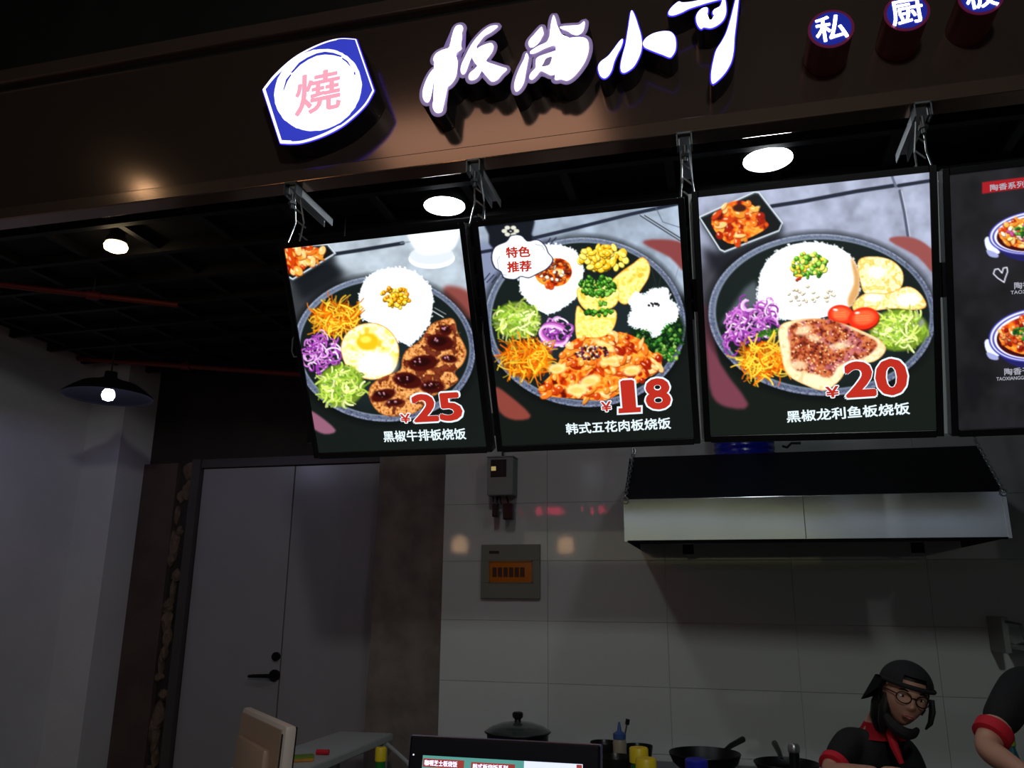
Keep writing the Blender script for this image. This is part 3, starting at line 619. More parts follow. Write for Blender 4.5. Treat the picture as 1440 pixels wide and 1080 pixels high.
A = [[(375, 90), (345, 98), (325, 130), (308, 190), (288, 265), (235, 285), (190, 310), (168, 345), (170, 372), (215, 388), (245, 385), (238, 430), (205, 465), (180, 510), (182, 535), (212, 535), (195, 600), (172, 660), (160, 715), (175, 760), (205, 772), (235, 755), (240, 700), (248, 640), (258, 580), (300, 550), (335, 500), (350, 440), (352, 365), (335, 345), (305, 365), (330, 310), (378, 280), (380, 262), (340, 262), (350, 225), (380, 160), (395, 120), (392, 100)],
     [(192, 422), (160, 440), (125, 490), (95, 560), (82, 620), (90, 670), (115, 690), (138, 670), (155, 600), (165, 530), (180, 470), (190, 440)],
     [(665, 95), (610, 100), (550, 140), (490, 205), (450, 265), (415, 335), (385, 400), (378, 450), (395, 472), (418, 450), (440, 390), (470, 320), (500, 255), (520, 225), (560, 175), (610, 145), (650, 115)],
     [(515, 288), (520, 265), (580, 238), (618, 232), (633, 255), (622, 295), (590, 340), (560, 380), (545, 430), (520, 480), (490, 510), (455, 517), (440, 500), (450, 465), (490, 430), (530, 380), (565, 325), (585, 285), (575, 268), (545, 275)],
     [(470, 290), (500, 262), (520, 300), (550, 345), (590, 380), (640, 398), (700, 418), (737, 432), (700, 470), (660, 515), (620, 527), (590, 500), (560, 465), (520, 420), (480, 370), (462, 330)]]
letter('first big brush-style lit letter, next to the white round emblem', A, (580, 20), 5.538, rim=.0125)
B = [[(1008, 105), (985, 125), (950, 165), (915, 205), (905, 235), (920, 262), (950, 255), (985, 225), (1005, 190), (1022, 155), (1015, 120)],
     [(1100, 15), (1085, 60), (1080, 110), (1075, 160), (1050, 220), (990, 250), (940, 280), (918, 300), (925, 312), (970, 300), (1030, 270), (1100, 245), (1170, 235), (1220, 245), (1215, 275), (1195, 330), (1165, 400), (1140, 460), (1110, 500), (1120, 515), (1160, 510), (1205, 520), (1250, 495), (1300, 440), (1345, 370), (1372, 290), (1370, 220), (1340, 190), (1280, 185), (1200, 195), (1150, 200), (1140, 150), (1125, 80), (1115, 40)],
     [(1150, 110), (1180, 100), (1240, 95), (1300, 90), (1340, 62), (1340, 100), (1325, 140), (1290, 165), (1250, 160), (1210, 135)],
     [(888, 310), (870, 360), (835, 430), (805, 510), (795, 570), (808, 605), (840, 585), (870, 530), (885, 450), (900, 370), (905, 330)],
     [(1120, 290), (1060, 310), (990, 335), (965, 360), (975, 385), (960, 425), (925, 465), (912, 500), (935, 512), (970, 480), (1000, 445), (1040, 460), (1080, 478), (1125, 465), (1145, 430), (1130, 395), (1160, 350), (1172, 310), (1160, 290)]]
tB, cB, fB = letter('second big brush-style lit letter with lavender rim above the middle menu', B, (580, 20), 5.538, rim=.0125)
hole = smooth_poly([(1040, 352), (1085, 336), (1080, 370), (1062, 400), (1010, 410), (1025, 385)], 4); hw = []
for x, y in hole: v = PY(580+x/5.538, 20+y/5.538, YF-.093); hw.append((v[0], v[2]))
MB().prism(hw, fB, .0932, .0945).build('inner_counter', M['lav'], tB)
Cc = [[(288, 352), (260, 370), (215, 430), (160, 500), (100, 545), (75, 580), (72, 620), (90, 670), (125, 692), (160, 670), (190, 620), (210, 550), (240, 480), (275, 410)],
      [(368, 100), (355, 130), (345, 200), (330, 290), (312, 400), (285, 500), (270, 570), (270, 620), (290, 643), (330, 630), (390, 580), (440, 480), (455, 400), (448, 320), (425, 240), (395, 150)],
      [(465, 385), (490, 345), (540, 310), (600, 290), (660, 282), (710, 290), (745, 330), (755, 390), (748, 450), (725, 490), (700, 508), (640, 485), (560, 455), (490, 425), (470, 405)]]
letter('third lit letter, three plump strokes glowing blue at the edge', Cc, (830, 0), 6.26, tray='bluerim', rim=.004)
D = [[(690, 130), (700, 95), (735, 55), (780, 22), (810, 30), (880, 25), (960, 10), (1040, -10), (1150, -40), (1260, -60), (1320, -50), (1180, -12), (1060, 20), (960, 50), (870, 80), (800, 115), (730, 138)],
     [(1030, 75), (990, 80), (950, 115), (932, 160), (940, 210), (960, 245), (980, 257), (1000, 243), (1060, 250), (1120, 225), (1170, 180), (1195, 120), (1195, 50), (1185, 0), (1165, -20), (1160, 20), (1140, 65), (1095, 90), (1078, 115), (1090, 133), (1115, 120), (1145, 105), (1130, 140), (1090, 175), (1040, 185), (1015, 187), (1020, 150), (1035, 110)],
     [(1290, -40), (1280, 0), (1260, 80), (1235, 180), (1200, 290), (1160, 370), (1110, 450), (1085, 540), (1068, 630), (1065, 700), (1080, 740), (1130, 705), (1190, 640), (1240, 550), (1262, 450), (1270, 330), (1285, 200), (1298, 80), (1305, -10)],
     [(760, -150), (800, -200), (900, -212), (1100, -250), (1330, -292), (1342, -268), (1150, -215), (950, -168), (800, -128)],
     [(965, -120), (985, -150), (1080, -165), (1100, -140), (1088, -84), (1040, -66), (985, -72)], [(1200, -240), (1262, -252), (1240, -120), (1195, -68), (1170, -88), (1196, -140)]]
letter('fourth lit letter with a long tail stroke, cut by the top of the photo', D, (830, 0), 6.26, tray='bluerim', rim=.004)
# emblem
lo = (360, 40); S = 6.0; DEP = .10
def fac(x, y): v = PY(lo[0]+x/S, lo[1]+y/S, YF-DEP); return (v[0], v[2])
cx_, cz_ = fac(528, 530); t = empty('round_emblem_sign', (cx_, YF-.002, cz_)); fn = lambda x, y, d_: Vector((x-cx_, -d_, y-cz_))
top = [(58, 518), (150, 400), (300, 262), (450, 172), (600, 110), (720, 86), (845, 92)]; bot = [(995, 525), (930, 640), (820, 752), (700, 842), (550, 915), (400, 962), (300, 972), (205, 968)]
def dens(P, n=6):
    P = np.array(P, float); out = []
    for i in range(len(P)-1):
        p0, p1, p2, p3 = P[max(i-1, 0)], P[i], P[i+1], P[min(i+2, len(P)-1)]
        for tt in np.arange(n)/n: out.append(.5*((2*p1)+(-p0+p2)*tt+(2*p0-5*p1+4*p2-p3)*tt*tt+(-p0+3*p1-3*p2+p3)*tt**3))
    out.append(P[-1]); return out
OUT = np.array(dens(top)+dens(bot)); OW = np.array([fac(*p) for p in OUT])
cen = np.array([528, 530.]); INN = []
for p in OUT:
    v = cen-p; INN.append(p+v/np.linalg.norm(v)*(17+10*(p[0] < 300)-7*(p[0] > 700)))
IW = np.array([fac(*p) for p in INN])
MB().prism(OW, fn, 0, DEP-.003).build('emblem_box', M['letterside'], t)
MB().prism(dilate(OW, .004), fn, DEP-.006, DEP-.0035).build('blue_edge', M['bluerim'], t)
MB().prism(OW, fn, DEP-.0028, DEP).build('white_border', M['face'], t)
MB().prism(IW, fn, DEP+.0003, DEP+.002).build('blue_field', M['bluefield'], t)
def ell_pts(cx, cy, a, b, rot, n=60, t0=0, t1=2*PI, jit=0):
    out = []
    for k in range(n):
        q = t0+(t1-t0)*k/(n if t1-t0 > 6.2 else n-1); j = 1+rnd(-jit, jit)
        x, y = a*j*math.cos(q), b*j*math.sin(q); out.append((cx+x*math.cos(rot)-y*math.sin(rot), cy+x*math.sin(rot)+y*math.cos(rot)))
    return out
MB().prism([fac(*p) for p in ell_pts(529, 526, 380, 330, -.55, 90, jit=.008)], fn, DEP+.0022, DEP+.004).build('white_disc', M['face'], t)
arc = [(300, 385), (370, 300), (440, 255), (520, 220), (590, 206), (660, 216), (730, 240), (725, 252), (660, 236), (590, 230), (520, 240), (450, 272), (380, 318), (318, 382)]
mb = MB().prism([fac(*p) for p in arc], fn, DEP+.0042, DEP+.005); mb.prism([fac(*p) for p in ((735, 255), (780, 285), (805, 325), (798, 328), (770, 295), (733, 268))], fn, DEP+.0042, DEP+.005)
mb.prism([fac(*p) for p in ((300, 395), (262, 440), (238, 530), (243, 532), (272, 455), (306, 402))], fn, DEP+.0042, DEP+.005); mb.prism([fac(*p) for p in ((832, 380), (844, 376), (846, 400), (836, 402))], fn, DEP+.0042, DEP+.005)
mb.build('brush_gap', M['bluefield'], t)
def text_on(body, m, parent, mtx, w_=None, h_=None, offset=.02, name='lettering', thick=0, shear=0):
    """text mesh fitted to a width and a height, in the x-y plane of mtx"""
    me = text_mesh(body, 1, 0, thick, shear=shear)
    if offset > 0:
        bm_ = bmesh.new(); n8 = 10
        for k in range(n8):
            m3 = me.copy(); m3.transform(Matrix.Translation((offset*math.cos(2*PI*k/n8), offset*math.sin(2*PI*k/n8), 0))); bm_.from_mesh(m3); bpy.data.meshes.remove(m3)
        bm_.from_mesh(me); bm_.to_mesh(me); bm_.free()
    co = np.zeros(len(me.vertices)*3); me.vertices.foreach_get('co', co); co = co.reshape(-1, 3)
    lo_, hi_ = co.min(0), co.max(0); sx = w_/(hi_[0]-lo_[0]) if w_ else 1; sy = h_/(hi_[1]-lo_[1]) if h_ else sx
    if not w_: sx = sy
    co[:, 0] = (co[:, 0]-(lo_[0]+hi_[0])/2)*sx; co[:, 1] = (co[:, 1]-(lo_[1]+hi_[1])/2)*sy; co[:, 2] *= max(sx, sy)
    me.vertices.foreach_set('co', co.ravel()); me.transform(mtx); me.name = name
    return link(name, me, m, parent)
UP = Matrix(((1, 0, 0, 0), (0, 0, -1, 0), (0, 1, 0, 0), (0, 0, 0, 1)))      # text x-y plane -> x-z plane facing -y
pc = fac(530, 545); wd = fac(725, 545)[0]-fac(345, 545)[0]; ht = fac(530, 360)[1]-fac(530, 715)[1]
text_on('燒', M['pink'], t, Matrix.Translation((pc[0]-cx_, -DEP-.0052, pc[1]-cz_)) @ UP @ Matrix.Rotation(.06, 4, 'Z'), wd, ht*.98, .018, 'emblem_character')
tag(t, 'glowing white round emblem with pink character on a blue leaf-shaped box', 'sign')
# three small round signs
for ch, (px, py), lab in (('私', (1168.5, 41), 'leftmost small round blue lit sign with one white character'), ('厨', (1275, 18), 'middle small round blue lit sign with one white character'), ('板', (1379, -4), 'rightmost small round blue lit sign, cut by the top of the photo')):
    dp = .14; c = PY(px, py, YF-dp); rr = abs(PY(px+33, py, YF-dp)[0]-c[0])
    t = empty('round_letter_sign', (c[0], YF-.002, c[2]))
    MB().cyl((0, 0, 0), (0, -dp+.002, 0), rr, n=48).build('drum', M['redglow'], t, smooth=True)
    MB().cyl((0, -dp+.0025, 0), (0, -dp, 0), rr*1.015, n=48).build('red_rim', M['redrim'], t)
    MB().cyl((0, -dp-.0002, 0), (0, -dp-.002, 0), rr*.88, n=48).build('blue_face', M['discblue'], t)
    text_on(ch, M['face'], t, Matrix.Translation((0, -dp-.0035, 0)) @ UP @ Matrix.Rotation(.03, 4, 'Z'), rr*1.40, rr*1.36, .014, 'white_character')
    tag(t, lab, 'sign', 'small round signs')

# ------------------------------------------------------------------ menu light boxes
PW, PH = .62, .715
def rot_box(tilt, yaw, roll): return Matrix.Rotation(yaw, 4, 'Z') @ Matrix.Rotation(tilt, 4, 'X') @ Matrix.Rotation(-roll, 4, 'Y')
def menu(idx, loc, tilt, yaw, roll, canvas, quad, label, price=None, name=None, extra=None, org=None, sc=1):
    t = empty('menu_light_box', loc); t.rotation_euler = rot_box(tilt, yaw, roll).to_euler()
    b = .019; d0, d1 = -.006, .042; hw_, hh = PW/2, PH/2
    mb = MB()
    for a_ in ((-hw_-b, -hw_, -hh-b, hh+b), (hw_, hw_+b, -hh-b, hh+b), (-hw_, hw_, hh, hh+b), (-hw_, hw_, -hh-b*1.15, -hh)): mb.box(a_[0], a_[1], d0, d1, a_[2], a_[3], bev=.002)
    mb.build('frame', M['frame'], t)
    boxo('back_panel', M['black_pl'], t, -hw_, hw_, .03, .040, -hh, hh)
    if quad is None:
        R_ = rot_box(tilt, yaw, roll); quad = []
        for u_, v_ in ((-1, 1), (1, 1), (1, -1), (-1, -1)):
            p = Vector(loc)+(R_ @ Vector((u_*hw_, 0, v_*hh))); q = proj(p); quad.append(((q[0]-O4[0])*S4, (q[1]-O4[1])*S4))
    link('display', print_mesh('display', canvas, quad, PW, PH, 290, 334, 0), M['print'], t)
    Hi = homography(quad, [(0, 0), (1, 0), (1, 1), (0, 1)])
    def L(x, y): p = Hi @ np.array([x, y, 1]); return (p[0]/p[2]-.5)*PW, (.5-p[1]/p[2])*PH
    def put(body, x0, y0, x1, y1, h_, m, off, nm, lift=.001, par=None):
        a_, b_ = L(x0, y0), L(x1, y1); k = L((x0+x1)/2, (y0+y1)/2-h_/2)[1]-L((x0+x1)/2, (y0+y1)/2+h_/2)[1]
        an = math.atan2(b_[1]-a_[1], b_[0]-a_[0]); wd_ = math.hypot(b_[0]-a_[0], b_[1]-a_[1])
        return text_on(body, m, par or t, Matrix.Translation(((a_[0]+b_[0])/2, -lift, (a_[1]+b_[1])/2)) @ UP @ Matrix.Rotation(an, 4, 'Z'), wd_, k, off, nm)
    for tx in (price or []):
        body, x0, y0, x1, y1, h_, nm = tx; e = 7
        if body == '¥':
            put(body, x0-4, y0, x1+4, y1, h_+8, M['txtw'], .075, nm+'_outline', .0010); put(body, x0, y0, x1, y1, h_, M['txtr'], .022, nm, .0020); continue
        put(body, x0-e, y0, x1+e, y1, h_+2*e, M['txtw'], .055, nm+'_outline', .0010); o_ = put(body, x0, y0, x1, y1, h_, M['txtr'], .035, nm, .0020)
    if price and price[0][0] == '1':      # foot slab of the digit one
        for (xa, xb, ya, yb, mm, lf) in ((590, 694, 880, 914, 'txtw', .0012), (597, 687, 887, 907, 'txtr', .0022)):
            q_ = [L(xa, ya+3), L(xb, ya-2), L(xb, yb-2), L(xa, yb+3)]; MB().prism(q_, lambda x, y, d_: Vector((x, -d_, y)), lf, lf+.0002).build('price_foot', M[mm], t)
    for tx in (name or []): put(*tx[:6], M[tx[6]], tx[7], tx[8], .0015)
    tag(t, label, 'menu board', 'backlit menu boxes'); return t
random.seed(11)
q1 = [(60, 190), (750, 125), (867, 988), (195, 1018)]; q2 = [(38, 170), (830, 80), (902, 1010), (130, 1038)]; q3 = [(28, 163), (905, 55), (935, 1048), (75, 1048)]
menu(1, (-1.043, 2.387, 2.405), .477, -.027, -.006, canvas1(), q1, 'backlit menu box priced 25 with black pepper steak, fried egg and rice',
     [('25', 572, 836, 768, 824, 116, 'price'), ('¥', 525, 876, 565, 873, 36, 'currency_sign')], [('黑椒牛排板烧饭', 457, 950, 785, 936, 46, 'txtw', .022, 'dish_name')])
menu(2, (-.369, 2.387, 2.410), .437, -.014, .001, canvas2(), q2, 'backlit menu box priced 18 with kimchi pork, star-shaped rice and cloud badge',
     [('1', 608, 841, 664, 838, 126, 'price_digit'), ('8', 704, 836, 806, 830, 126, 'price_digit'), ('¥', 527, 884, 568, 881, 40, 'currency_sign')],
     [('韩式五花肉板烧饭', 385, 972, 808, 950, 46, 'txtw', .022, 'dish_name'), ('特色', 146, 271, 243, 266, 44, 'txtr', .035, 'badge_lettering'), ('推荐', 151, 328, 248, 322, 44, 'txtr', .035, 'badge_lettering')])
menu(3, (.306, 2.348, 2.410), .349, -.056, -.025, canvas3(), q3, 'backlit menu box priced 20 with fish fillet, tomatoes and a round of rice',
     [('20', 577, 852, 821, 838, 140, 'price'), ('¥', 505, 896, 556, 892, 42, 'currency_sign')], [('黑椒龙利鱼板烧饭', 357, 985, 830, 962, 46, 'txtw', .022, 'dish_name')])
g = lambda x, y: ((x-O4[0])*S4, (y-O4[1])*S4)
def T4(body, x0, y0, x1, y1, h, off, nm): a_, b_ = g(x0, y0), g(x1, y1); return (body, a_[0], a_[1], b_[0], b_[1], h*S4, 'txtg', off, nm)
menu(4, (.990, 2.36, 2.405), .36, -.05, -.012, canvas4(), None, 'dark menu box at the right edge with small clay pots of food',
     None, [T4('陶香系列', 1392, 264.5, 1441, 258.5, 9.5, .015, 'heading'), T4('陶香', 1426, 402, 1450, 400, 10, .015, 'dish_name'), T4('TAOXIANG', 1421, 411.5, 1463, 408.5, 5, .01, 'dish_name'),
            T4('陶香干锅', 1412, 523, 1462, 520, 10, .015, 'dish_name'), T4('TAOXIANGGANGUO', 1401, 533, 1464, 529.5, 5, .01, 'dish_name')])
random.seed(5)
# hanging arms above the menus, running back from the fascia
for k, (a_, b_, lab) in enumerate((((413, 262), (472, 329), 'steel arm holding the left end of the menu row, above the steak menu'), ((668, 233), (704, 294), 'steel arm between the steak menu and the kimchi pork menu'),
                       ((962, 190), (976, 262), 'steel arm between the kimchi pork menu and the fish menu'), ((1294, 148), (1268, 222), 'steel arm between the fish menu and the dark clay pot menu'))):
    p = PY(a_[0], a_[1], 2.3); x0 = p[0]; t = empty('support_bracket', (x0, 2.3, 2.985))
    mb = MB(); mb.box(-.018, -.015, 0, .27, -.016, .014); mb.box(.015, .018, 0, .27, -.016, .014); mb.box(-.018, .018, 0, .27, .011, .014); mb.build('channel', M['galv'], t)
    mb = MB(); mb.box(-.024, -.02, -.024, .02, -.03, .014); mb.box(.02, .024, -.024, .02, -.03, .014); mb.box(-.024, .024, -.024, -.02, .01, .016); mb.build('clamp', M['steel2'], t)
    MB().cyl((0, .0, -.02), (0, .0, -.075), .007, n=12).cyl((0, 0, -.05), (0, 0, -.06), .014, n=6).build('bolt', M['steel2'], t, smooth=True)
    for s_ in (-1, 1): MB().tube([(s_*.010, .03, -.016), (s_*.016, .06, -.10), (s_*.022, .03, -.19), (s_*.028, .0, -.246)], .003, 8).build('strut', M['steel'], t)
    for q in range(3): MB().tube([(-.014, .045+.02*q, -.05-.04*q), (.016, .055+.02*q, -.075-.04*q)], .003, 6).build('cross_rod', M['steel'], t)
    tag(t, lab, 'bracket', 'hanging arms')
# steel joining strips between neighbouring boxes
for k in (1, 2, 3):
    pr = bpy.data.objects['menu_light_box.%03d' % k]; xx = -PW/2-.0255
    boxo('side_strip', M['galv'], pr, xx-.0065, xx+.0065, .044, .048, -.376, .02); boxo('side_strip', M['galv'], pr, xx-.0065, xx+.0065, .044, .048, .12, .376); boxo('strip_rail', M['black_pl'], pr, xx-.005, xx+.005, .049, .056, -.36, .37)
# cable hook at the left edge of the first box
mb = MB(); mb.tube([(-.332, .02, .07), (-.342, .01, .05), (-.350, .005, .01), (-.346, .005, -.01), (-.334, .015, -.012)], .003, 8)
mb.build('wire_hook', M['steel'], bpy.data.objects['menu_light_box'], smooth=True)
# ------------------------------------------------------------------ lamps
for (px, py), hw_, lab in (((625, 292), 29, 'bright round ceiling lamp between the 25 menu and the 18 menu'), ((1080, 227), 34, 'bright round ceiling lamp above the 20 menu')):
    c = PZ(px, py, 3.045); rr = .5*(PZ(px+hw_, py, 3.045)-PZ(px-hw_, py, 3.045)).length
    t = empty('round_ceiling_lamp', (c[0], c[1], 3.1))
    MB().lathe([(0, 0), (rr*1.06, 0), (rr*1.08, -.04), (rr*1.0, -.05), (rr*.99, -.045)], n=40).build('housing', M['lampcase'], t, smooth=True)
    MB().lathe([(0, -.058), (rr*.6, -.057), (rr*.95, -.050), (rr*.97, -.045), (rr*.97, -.04)], n=40).build('diffuser', M['downlight'], t, smooth=True)
    tag(t, lab, 'lamp', 'round ceiling lamps')
c = PZ(162, 353, 3.0); t = empty('warm_bulb_lamp', (c[0], c[1], 3.1))
MB().cyl((0, 0, 0), (0, 0, -.05), .03, n=24).cyl((0, 0, -.04), (0, 0, -.065), .04, .044, n=24).build('socket', M['lampcase'], t, smooth=True)
MB().lathe([(.040, -.066), (.048, -.078), (.044, -.092), (.024, -.102), (0, -.105)], n=24).build('bulb', M['warmlamp'], t, smooth=True)
tag(t, 'glowing warm bulb lamp under the dark ceiling at left', 'lamp')
c = PY(152, 557, 3.45); t = empty('pendant_lamp', (c[0], c[1], c[2]))
prof = [(.22, -.004), (.218, .004), (.18, .035), (.14, .062), (.07, .082), (.032, .10), (.03, .13), (0, .132)]
MB().lathe(prof+[], n=48).build('shade', mat('matt_black_shade', (6, 6, 8), .9, spec=.2), t, smooth=True)
MB().cyl((0, 0, .12), (0, 0, .06), .028, n=20).cyl((0, 0, .075), (0, 0, .03), .022, n=20).build('socket', M['lampcase'], t, smooth=True)
MB().lathe([(0, .045), (.018, .04), (.030, .018), (.032, 0), (.024, -.018), (0, -.027)], n=24).build('bulb', M['coolbulb'], t, smooth=True)
MB().cyl((0, 0, .13), (0, 0, 3.1-c[2]), .004, n=8).build('cord', M['black_pl'], t); MB().cyl((0, 0, 3.1-c[2]-.02), (0, 0, 3.1-c[2]), .04, n=20).build('ceiling_rose', M['black_pl'], t)
tag(t, 'pendant lamp with wide black dish shade and cool white bulb', 'lamp')

# ------------------------------------------------------------------ hood
x0, x1, yf, yt, yb, zb, zl, zt = -.387, 1.088, 3.5, 3.8, 4.185, 1.838, 2.013, 2.243
t = empty('range_hood', ((x0+x1)/2, 3.85, zb)); ox, oy, oz = (x0+x1)/2, 3.85, zb
mb = MB()
def quadp(mb, P, th=.003):
    b2 = bmesh.new(); P = [Vector(p) for p in P]; n = (P[1]-P[0]).cross(P[2]-P[1]).normalized()*th
    A_ = [b2.verts.new(p) for p in P]; B_ = [b2.verts.new(p+n) for p in P]; b2.faces.new(A_); b2.faces.new(B_[::-1])
    for k in range(4): b2.faces.new((A_[k], B_[k], B_[(k+1) % 4], A_[(k+1) % 4]))
    bmesh.ops.recalc_face_normals(b2, faces=b2.faces); mb.add(b2)
L0 = lambda x, y, z: (x-ox, y-oy, z-oz)
boxo('front_lip', M['lip_steel'], t, x0-ox, x1-ox, yf-oy, yf-oy+.004, 0, zl-oz, bev=.001)
MB().box(x0-ox-.001, x0-ox+.012, yf-oy-.003, yf-oy+.006, -.004, zl-oz+.002).build('corner_strip', M['lip_steel'], t)
MB().box(x1-ox-.012, x1-ox+.001, yf-oy-.003, yf-oy+.006, -.004, zl-oz+.002).build('corner_strip', M['lip_steel'], t)
boxo('lip_seam', M['steel2'], t, -.008, -.005, yf-oy-.0012, yf-oy, .002, zl-oz-.002)
mb = MB(); quadp(mb, [L0(x0+.006, yf+.004, zl-.004), L0(x1-.004, yf+.004, zl-.004), L0(x1+.012, yt, zt), L0(x0+.018, yt, zt)]); quadp(mb, [L0(x0+.018, yt, zt), L0(x1+.012, yt, zt), L0(x1+.012, yb, zt), L0(x0+.018, yb, zt)]); mb.build('canopy', M['canopy'], t)
for xs in (x0, x1-.003):
    mb = MB()
    b2 = bmesh.new(); P = [(0, yf-oy+.005, 0), (0, yb-oy, 0), (0, yb-oy, zt-oz), (0, yt-oy, zt-oz), (0, yf-oy+.005, zl-oz)]
    A_ = [b2.verts.new((xs-ox, p[1], p[2])) for p in P]; B_ = [b2.verts.new((xs-ox+.003, p[1], p[2])) for p in P]; b2.faces.new(A_); b2.faces.new(B_[::-1])
    for k in range(5): b2.faces.new((A_[k], B_[k], B_[(k+1) % 5], A_[(k+1) % 5]))
    bmesh.ops.recalc_face_normals(b2, faces=b2.faces); mb.add(b2); mb.build('side_panel', M['canopy'], t)
MB().box(x0-ox+.004, x1-ox-.004, yf-oy+.01, yb-oy-.01, .03, .036).build('grease_filter', M['under'], t)
boxo('under_rim', M['under'], t, x0-ox+.01, x1-ox-.01, yf-oy+.006, yf-oy+.03, -.006, .004)
for px in (968, 1290): q = PY(px, 774, 3.95); boxo('hook_plate', M['under'], t, q[0]-ox-.025, q[0]-ox+.025, .08, .1, -.035, .01)
tag(t, 'wide kitchen hood with black canopy and silver steel front lip', 'range hood')
def chain(pts, label):
    t = empty('hanging_chain', pts[0]); o_ = Vector(pts[0]); k = 0; tor = bmesh.new(); n, m_ = 14, 6
    P = []; pitch = .022; me = None
    for i in range(len(pts)-1):
        a_, b_ = Vector(pts[i]), Vector(pts[i+1]); L_ = (b_-a_).length; s_ = 0
        while s_ < L_:
            P.append((a_+(b_-a_)*(s_/L_), (b_-a_).normalized())); s_ += pitch
    ring = [(math.cos(2*PI*j/n)*.0075, 0, math.sin(2*PI*j/n)*.0135) for j in range(n)]
    me = bpy.data.meshes.new('link'); mb = MB(); mb.tube(ring, .0022, 6, closed=True); mb.bm.to_mesh(me); mb.bm.free(); me.materials.append(M['steel'])
    for k, (p, d_) in enumerate(P):
        o2 = bpy.data.objects.new('chain_link', me); scene.collection.objects.link(o2); o2.parent = t
        o2.matrix_basis = Matrix.Translation(p-o_) @ d_.to_track_quat('Z', 'Y').to_matrix().to_4x4() @ Matrix.Rotation(PI/2*(k % 2)+.4, 4, 'Z')
    MB().tube([(math.cos(2*PI*j/16)*.014, 0, math.sin(2*PI*j/16)*.014-.008) for j in range(16)], .003, 6, closed=True).build('end_ring', M['steel'], t)
    tag(t, label, 'chain', 'hood chains')
chain([(x0+.006, yf-.004, zl+.004), (x0+.022, yt-.01, zt+.03), (x0+.03, yt+.1, 3.09)], 'steel chain at the left end of the range hood')
chain([(x1-.006, yf-.004, zl+.004), (x1+.004, yt-.01, zt+.03), (x1+.0, yt+.1, 3.09)], 'steel chain at the right end of the range hood')
t = empty('ventilation_duct', (.143, 3.97, zt+.004)); prof = []
for k in range(28): prof += [(.137, .004+.03*k), (.141, .012+.03*k), (.141, .022+.03*k), (.137, .030+.03*k)]
MB().lathe(prof, n=40).build('ribbed_sleeve', M['bluepl'], t, smooth=True); MB().cyl((0, 0, .001), (0, 0, .02), .15, n=40).build('collar', M['bluepl'], t, smooth=True)
tag(t, 'blue round duct rising behind the 20 menu from the hood', 'duct')
p = PY(1100, 627, 3.86); q = PY(1126, 623, 3.86)
tag(MB().tube([p, p+Vector((.02, 0, -.008)), (p+q)/2+Vector((0, 0, .006)), q], .006, 8).build('loose_cable', M['black_pl']), 'short black cable end beside the blue duct above the hood', 'cable')

# ------------------------------------------------------------------ meter box and breaker panel
YW = 4.192
a_, b_ = PY(685, 643, 4.09), PY(721, 696, 4.09); cx, cz = (a_[0]+b_[0])/2, (a_[2]+b_[2])/2; hw_, hh = (b_[0]-a_[0])/2, (a_[2]-b_[2])/2
t = empty('meter_box', (cx, YW, cz))
boxo('case', M['meter'], t, -hw_, hw_, -.10, 0, -hh, hh, bev=.006)
boxo('window', M['black_pl'], t, -hw_*.72, hw_*.5, -.103, -.099, -hh*.05, hh*.86, bev=.002); boxo('light_spot', mat('light_spot', (215, 195, 120), .3, emit=.5, ecol=(200, 180, 110)), t, -hw_*.66, -hw_*.3, -.1045, -.102, hh*.28, hh*.5)  # yellowish light spot in the window, put in as a glowing plate
boxo('top_flange', M['meter'], t, -hw_*1.04, hw_*1.04, -.104, 0, hh*.98, hh*1.04, bev=.002)
for xx, xw, l_ in ((-hw_*.45, .014, .07), (hw_*.55, .026, .085)):
    pg = MB().box(xx-xw, xx+xw, -.085, -.04, -hh-.04-l_, -hh-.04, bev=.006).build('plug', M['black_pl'], t); MB().tube([(xx, -.06, -hh-.045), (xx*.8, -.055, -hh-.02), (xx*.6, -.05, -hh)], .005, 8).build('lead', M['black_pl'], pg)
for k in range(3): MB().tube([(-.05+.02*k, -.05, -hh), (-.045+.02*k, -.06, -hh-.03), (-.02+.01*k, -.06, -hh-.045)], .004, 8).build('lead', M['black_pl'], t)
MB().tube([(0, -.05, hh), (.003, -.05, hh+.2), (-.004, -.05, hh+.5), (0, -.04, 3.09-cz)], .006, 8).build('supply_cable', M['black_pl'], t)
tag(t, 'small grey meter box with dark window and black plugs on the tiles', 'meter box')
a_, b_ = PY(677, 766, 4.18), PY(759.5, 842, 4.18); cx, cz = (a_[0]+b_[0])/2, (a_[2]+b_[2])/2; hw_, hh = (b_[0]-a_[0])/2, (a_[2]-b_[2])/2
t = empty('breaker_panel', (cx, YW, cz))
mb = MB(); wx0, wx1, wz0, wz1 = -hw_*.73, hw_*.76, -hh*.43, hh*.4
mb.box(-hw_, hw_, -.016, 0, wz1, hh, bev=.002).box(-hw_, hw_, -.016, 0, -hh, wz0, bev=.002).box(-hw_, wx0, -.016, 0, wz0, wz1, bev=.001).box(wx1, hw_, -.016, 0, wz0, wz1, bev=.001); mb.build('cover', M['panel'], t)
mb = MB(); e = .006
mb.box(wx0, wx1, -.019, -.015, wz1-e, wz1).box(wx0, wx1, -.019, -.015, wz0, wz0+e).box(wx0, wx0+e, -.019, -.015, wz0, wz1).box(wx1-e, wx1, -.019, -.015, wz0, wz1); mb.build('window_frame', mat('copper_frame', (150, 110, 70), .4), t)
boxo('window', M['amber'], t, wx0+e, wx1-e, -.013, -.010, wz0+e, wz1-e)
mb = MB()
for k in range(6): mb.box(wx0+.02+.03*k, wx0+.043+.03*k, -.0155, -.013, wz0+.03, wz1-.035)
mb.build('breaker_switches', mat('dim_switches', (70, 34, 10), .5), t)
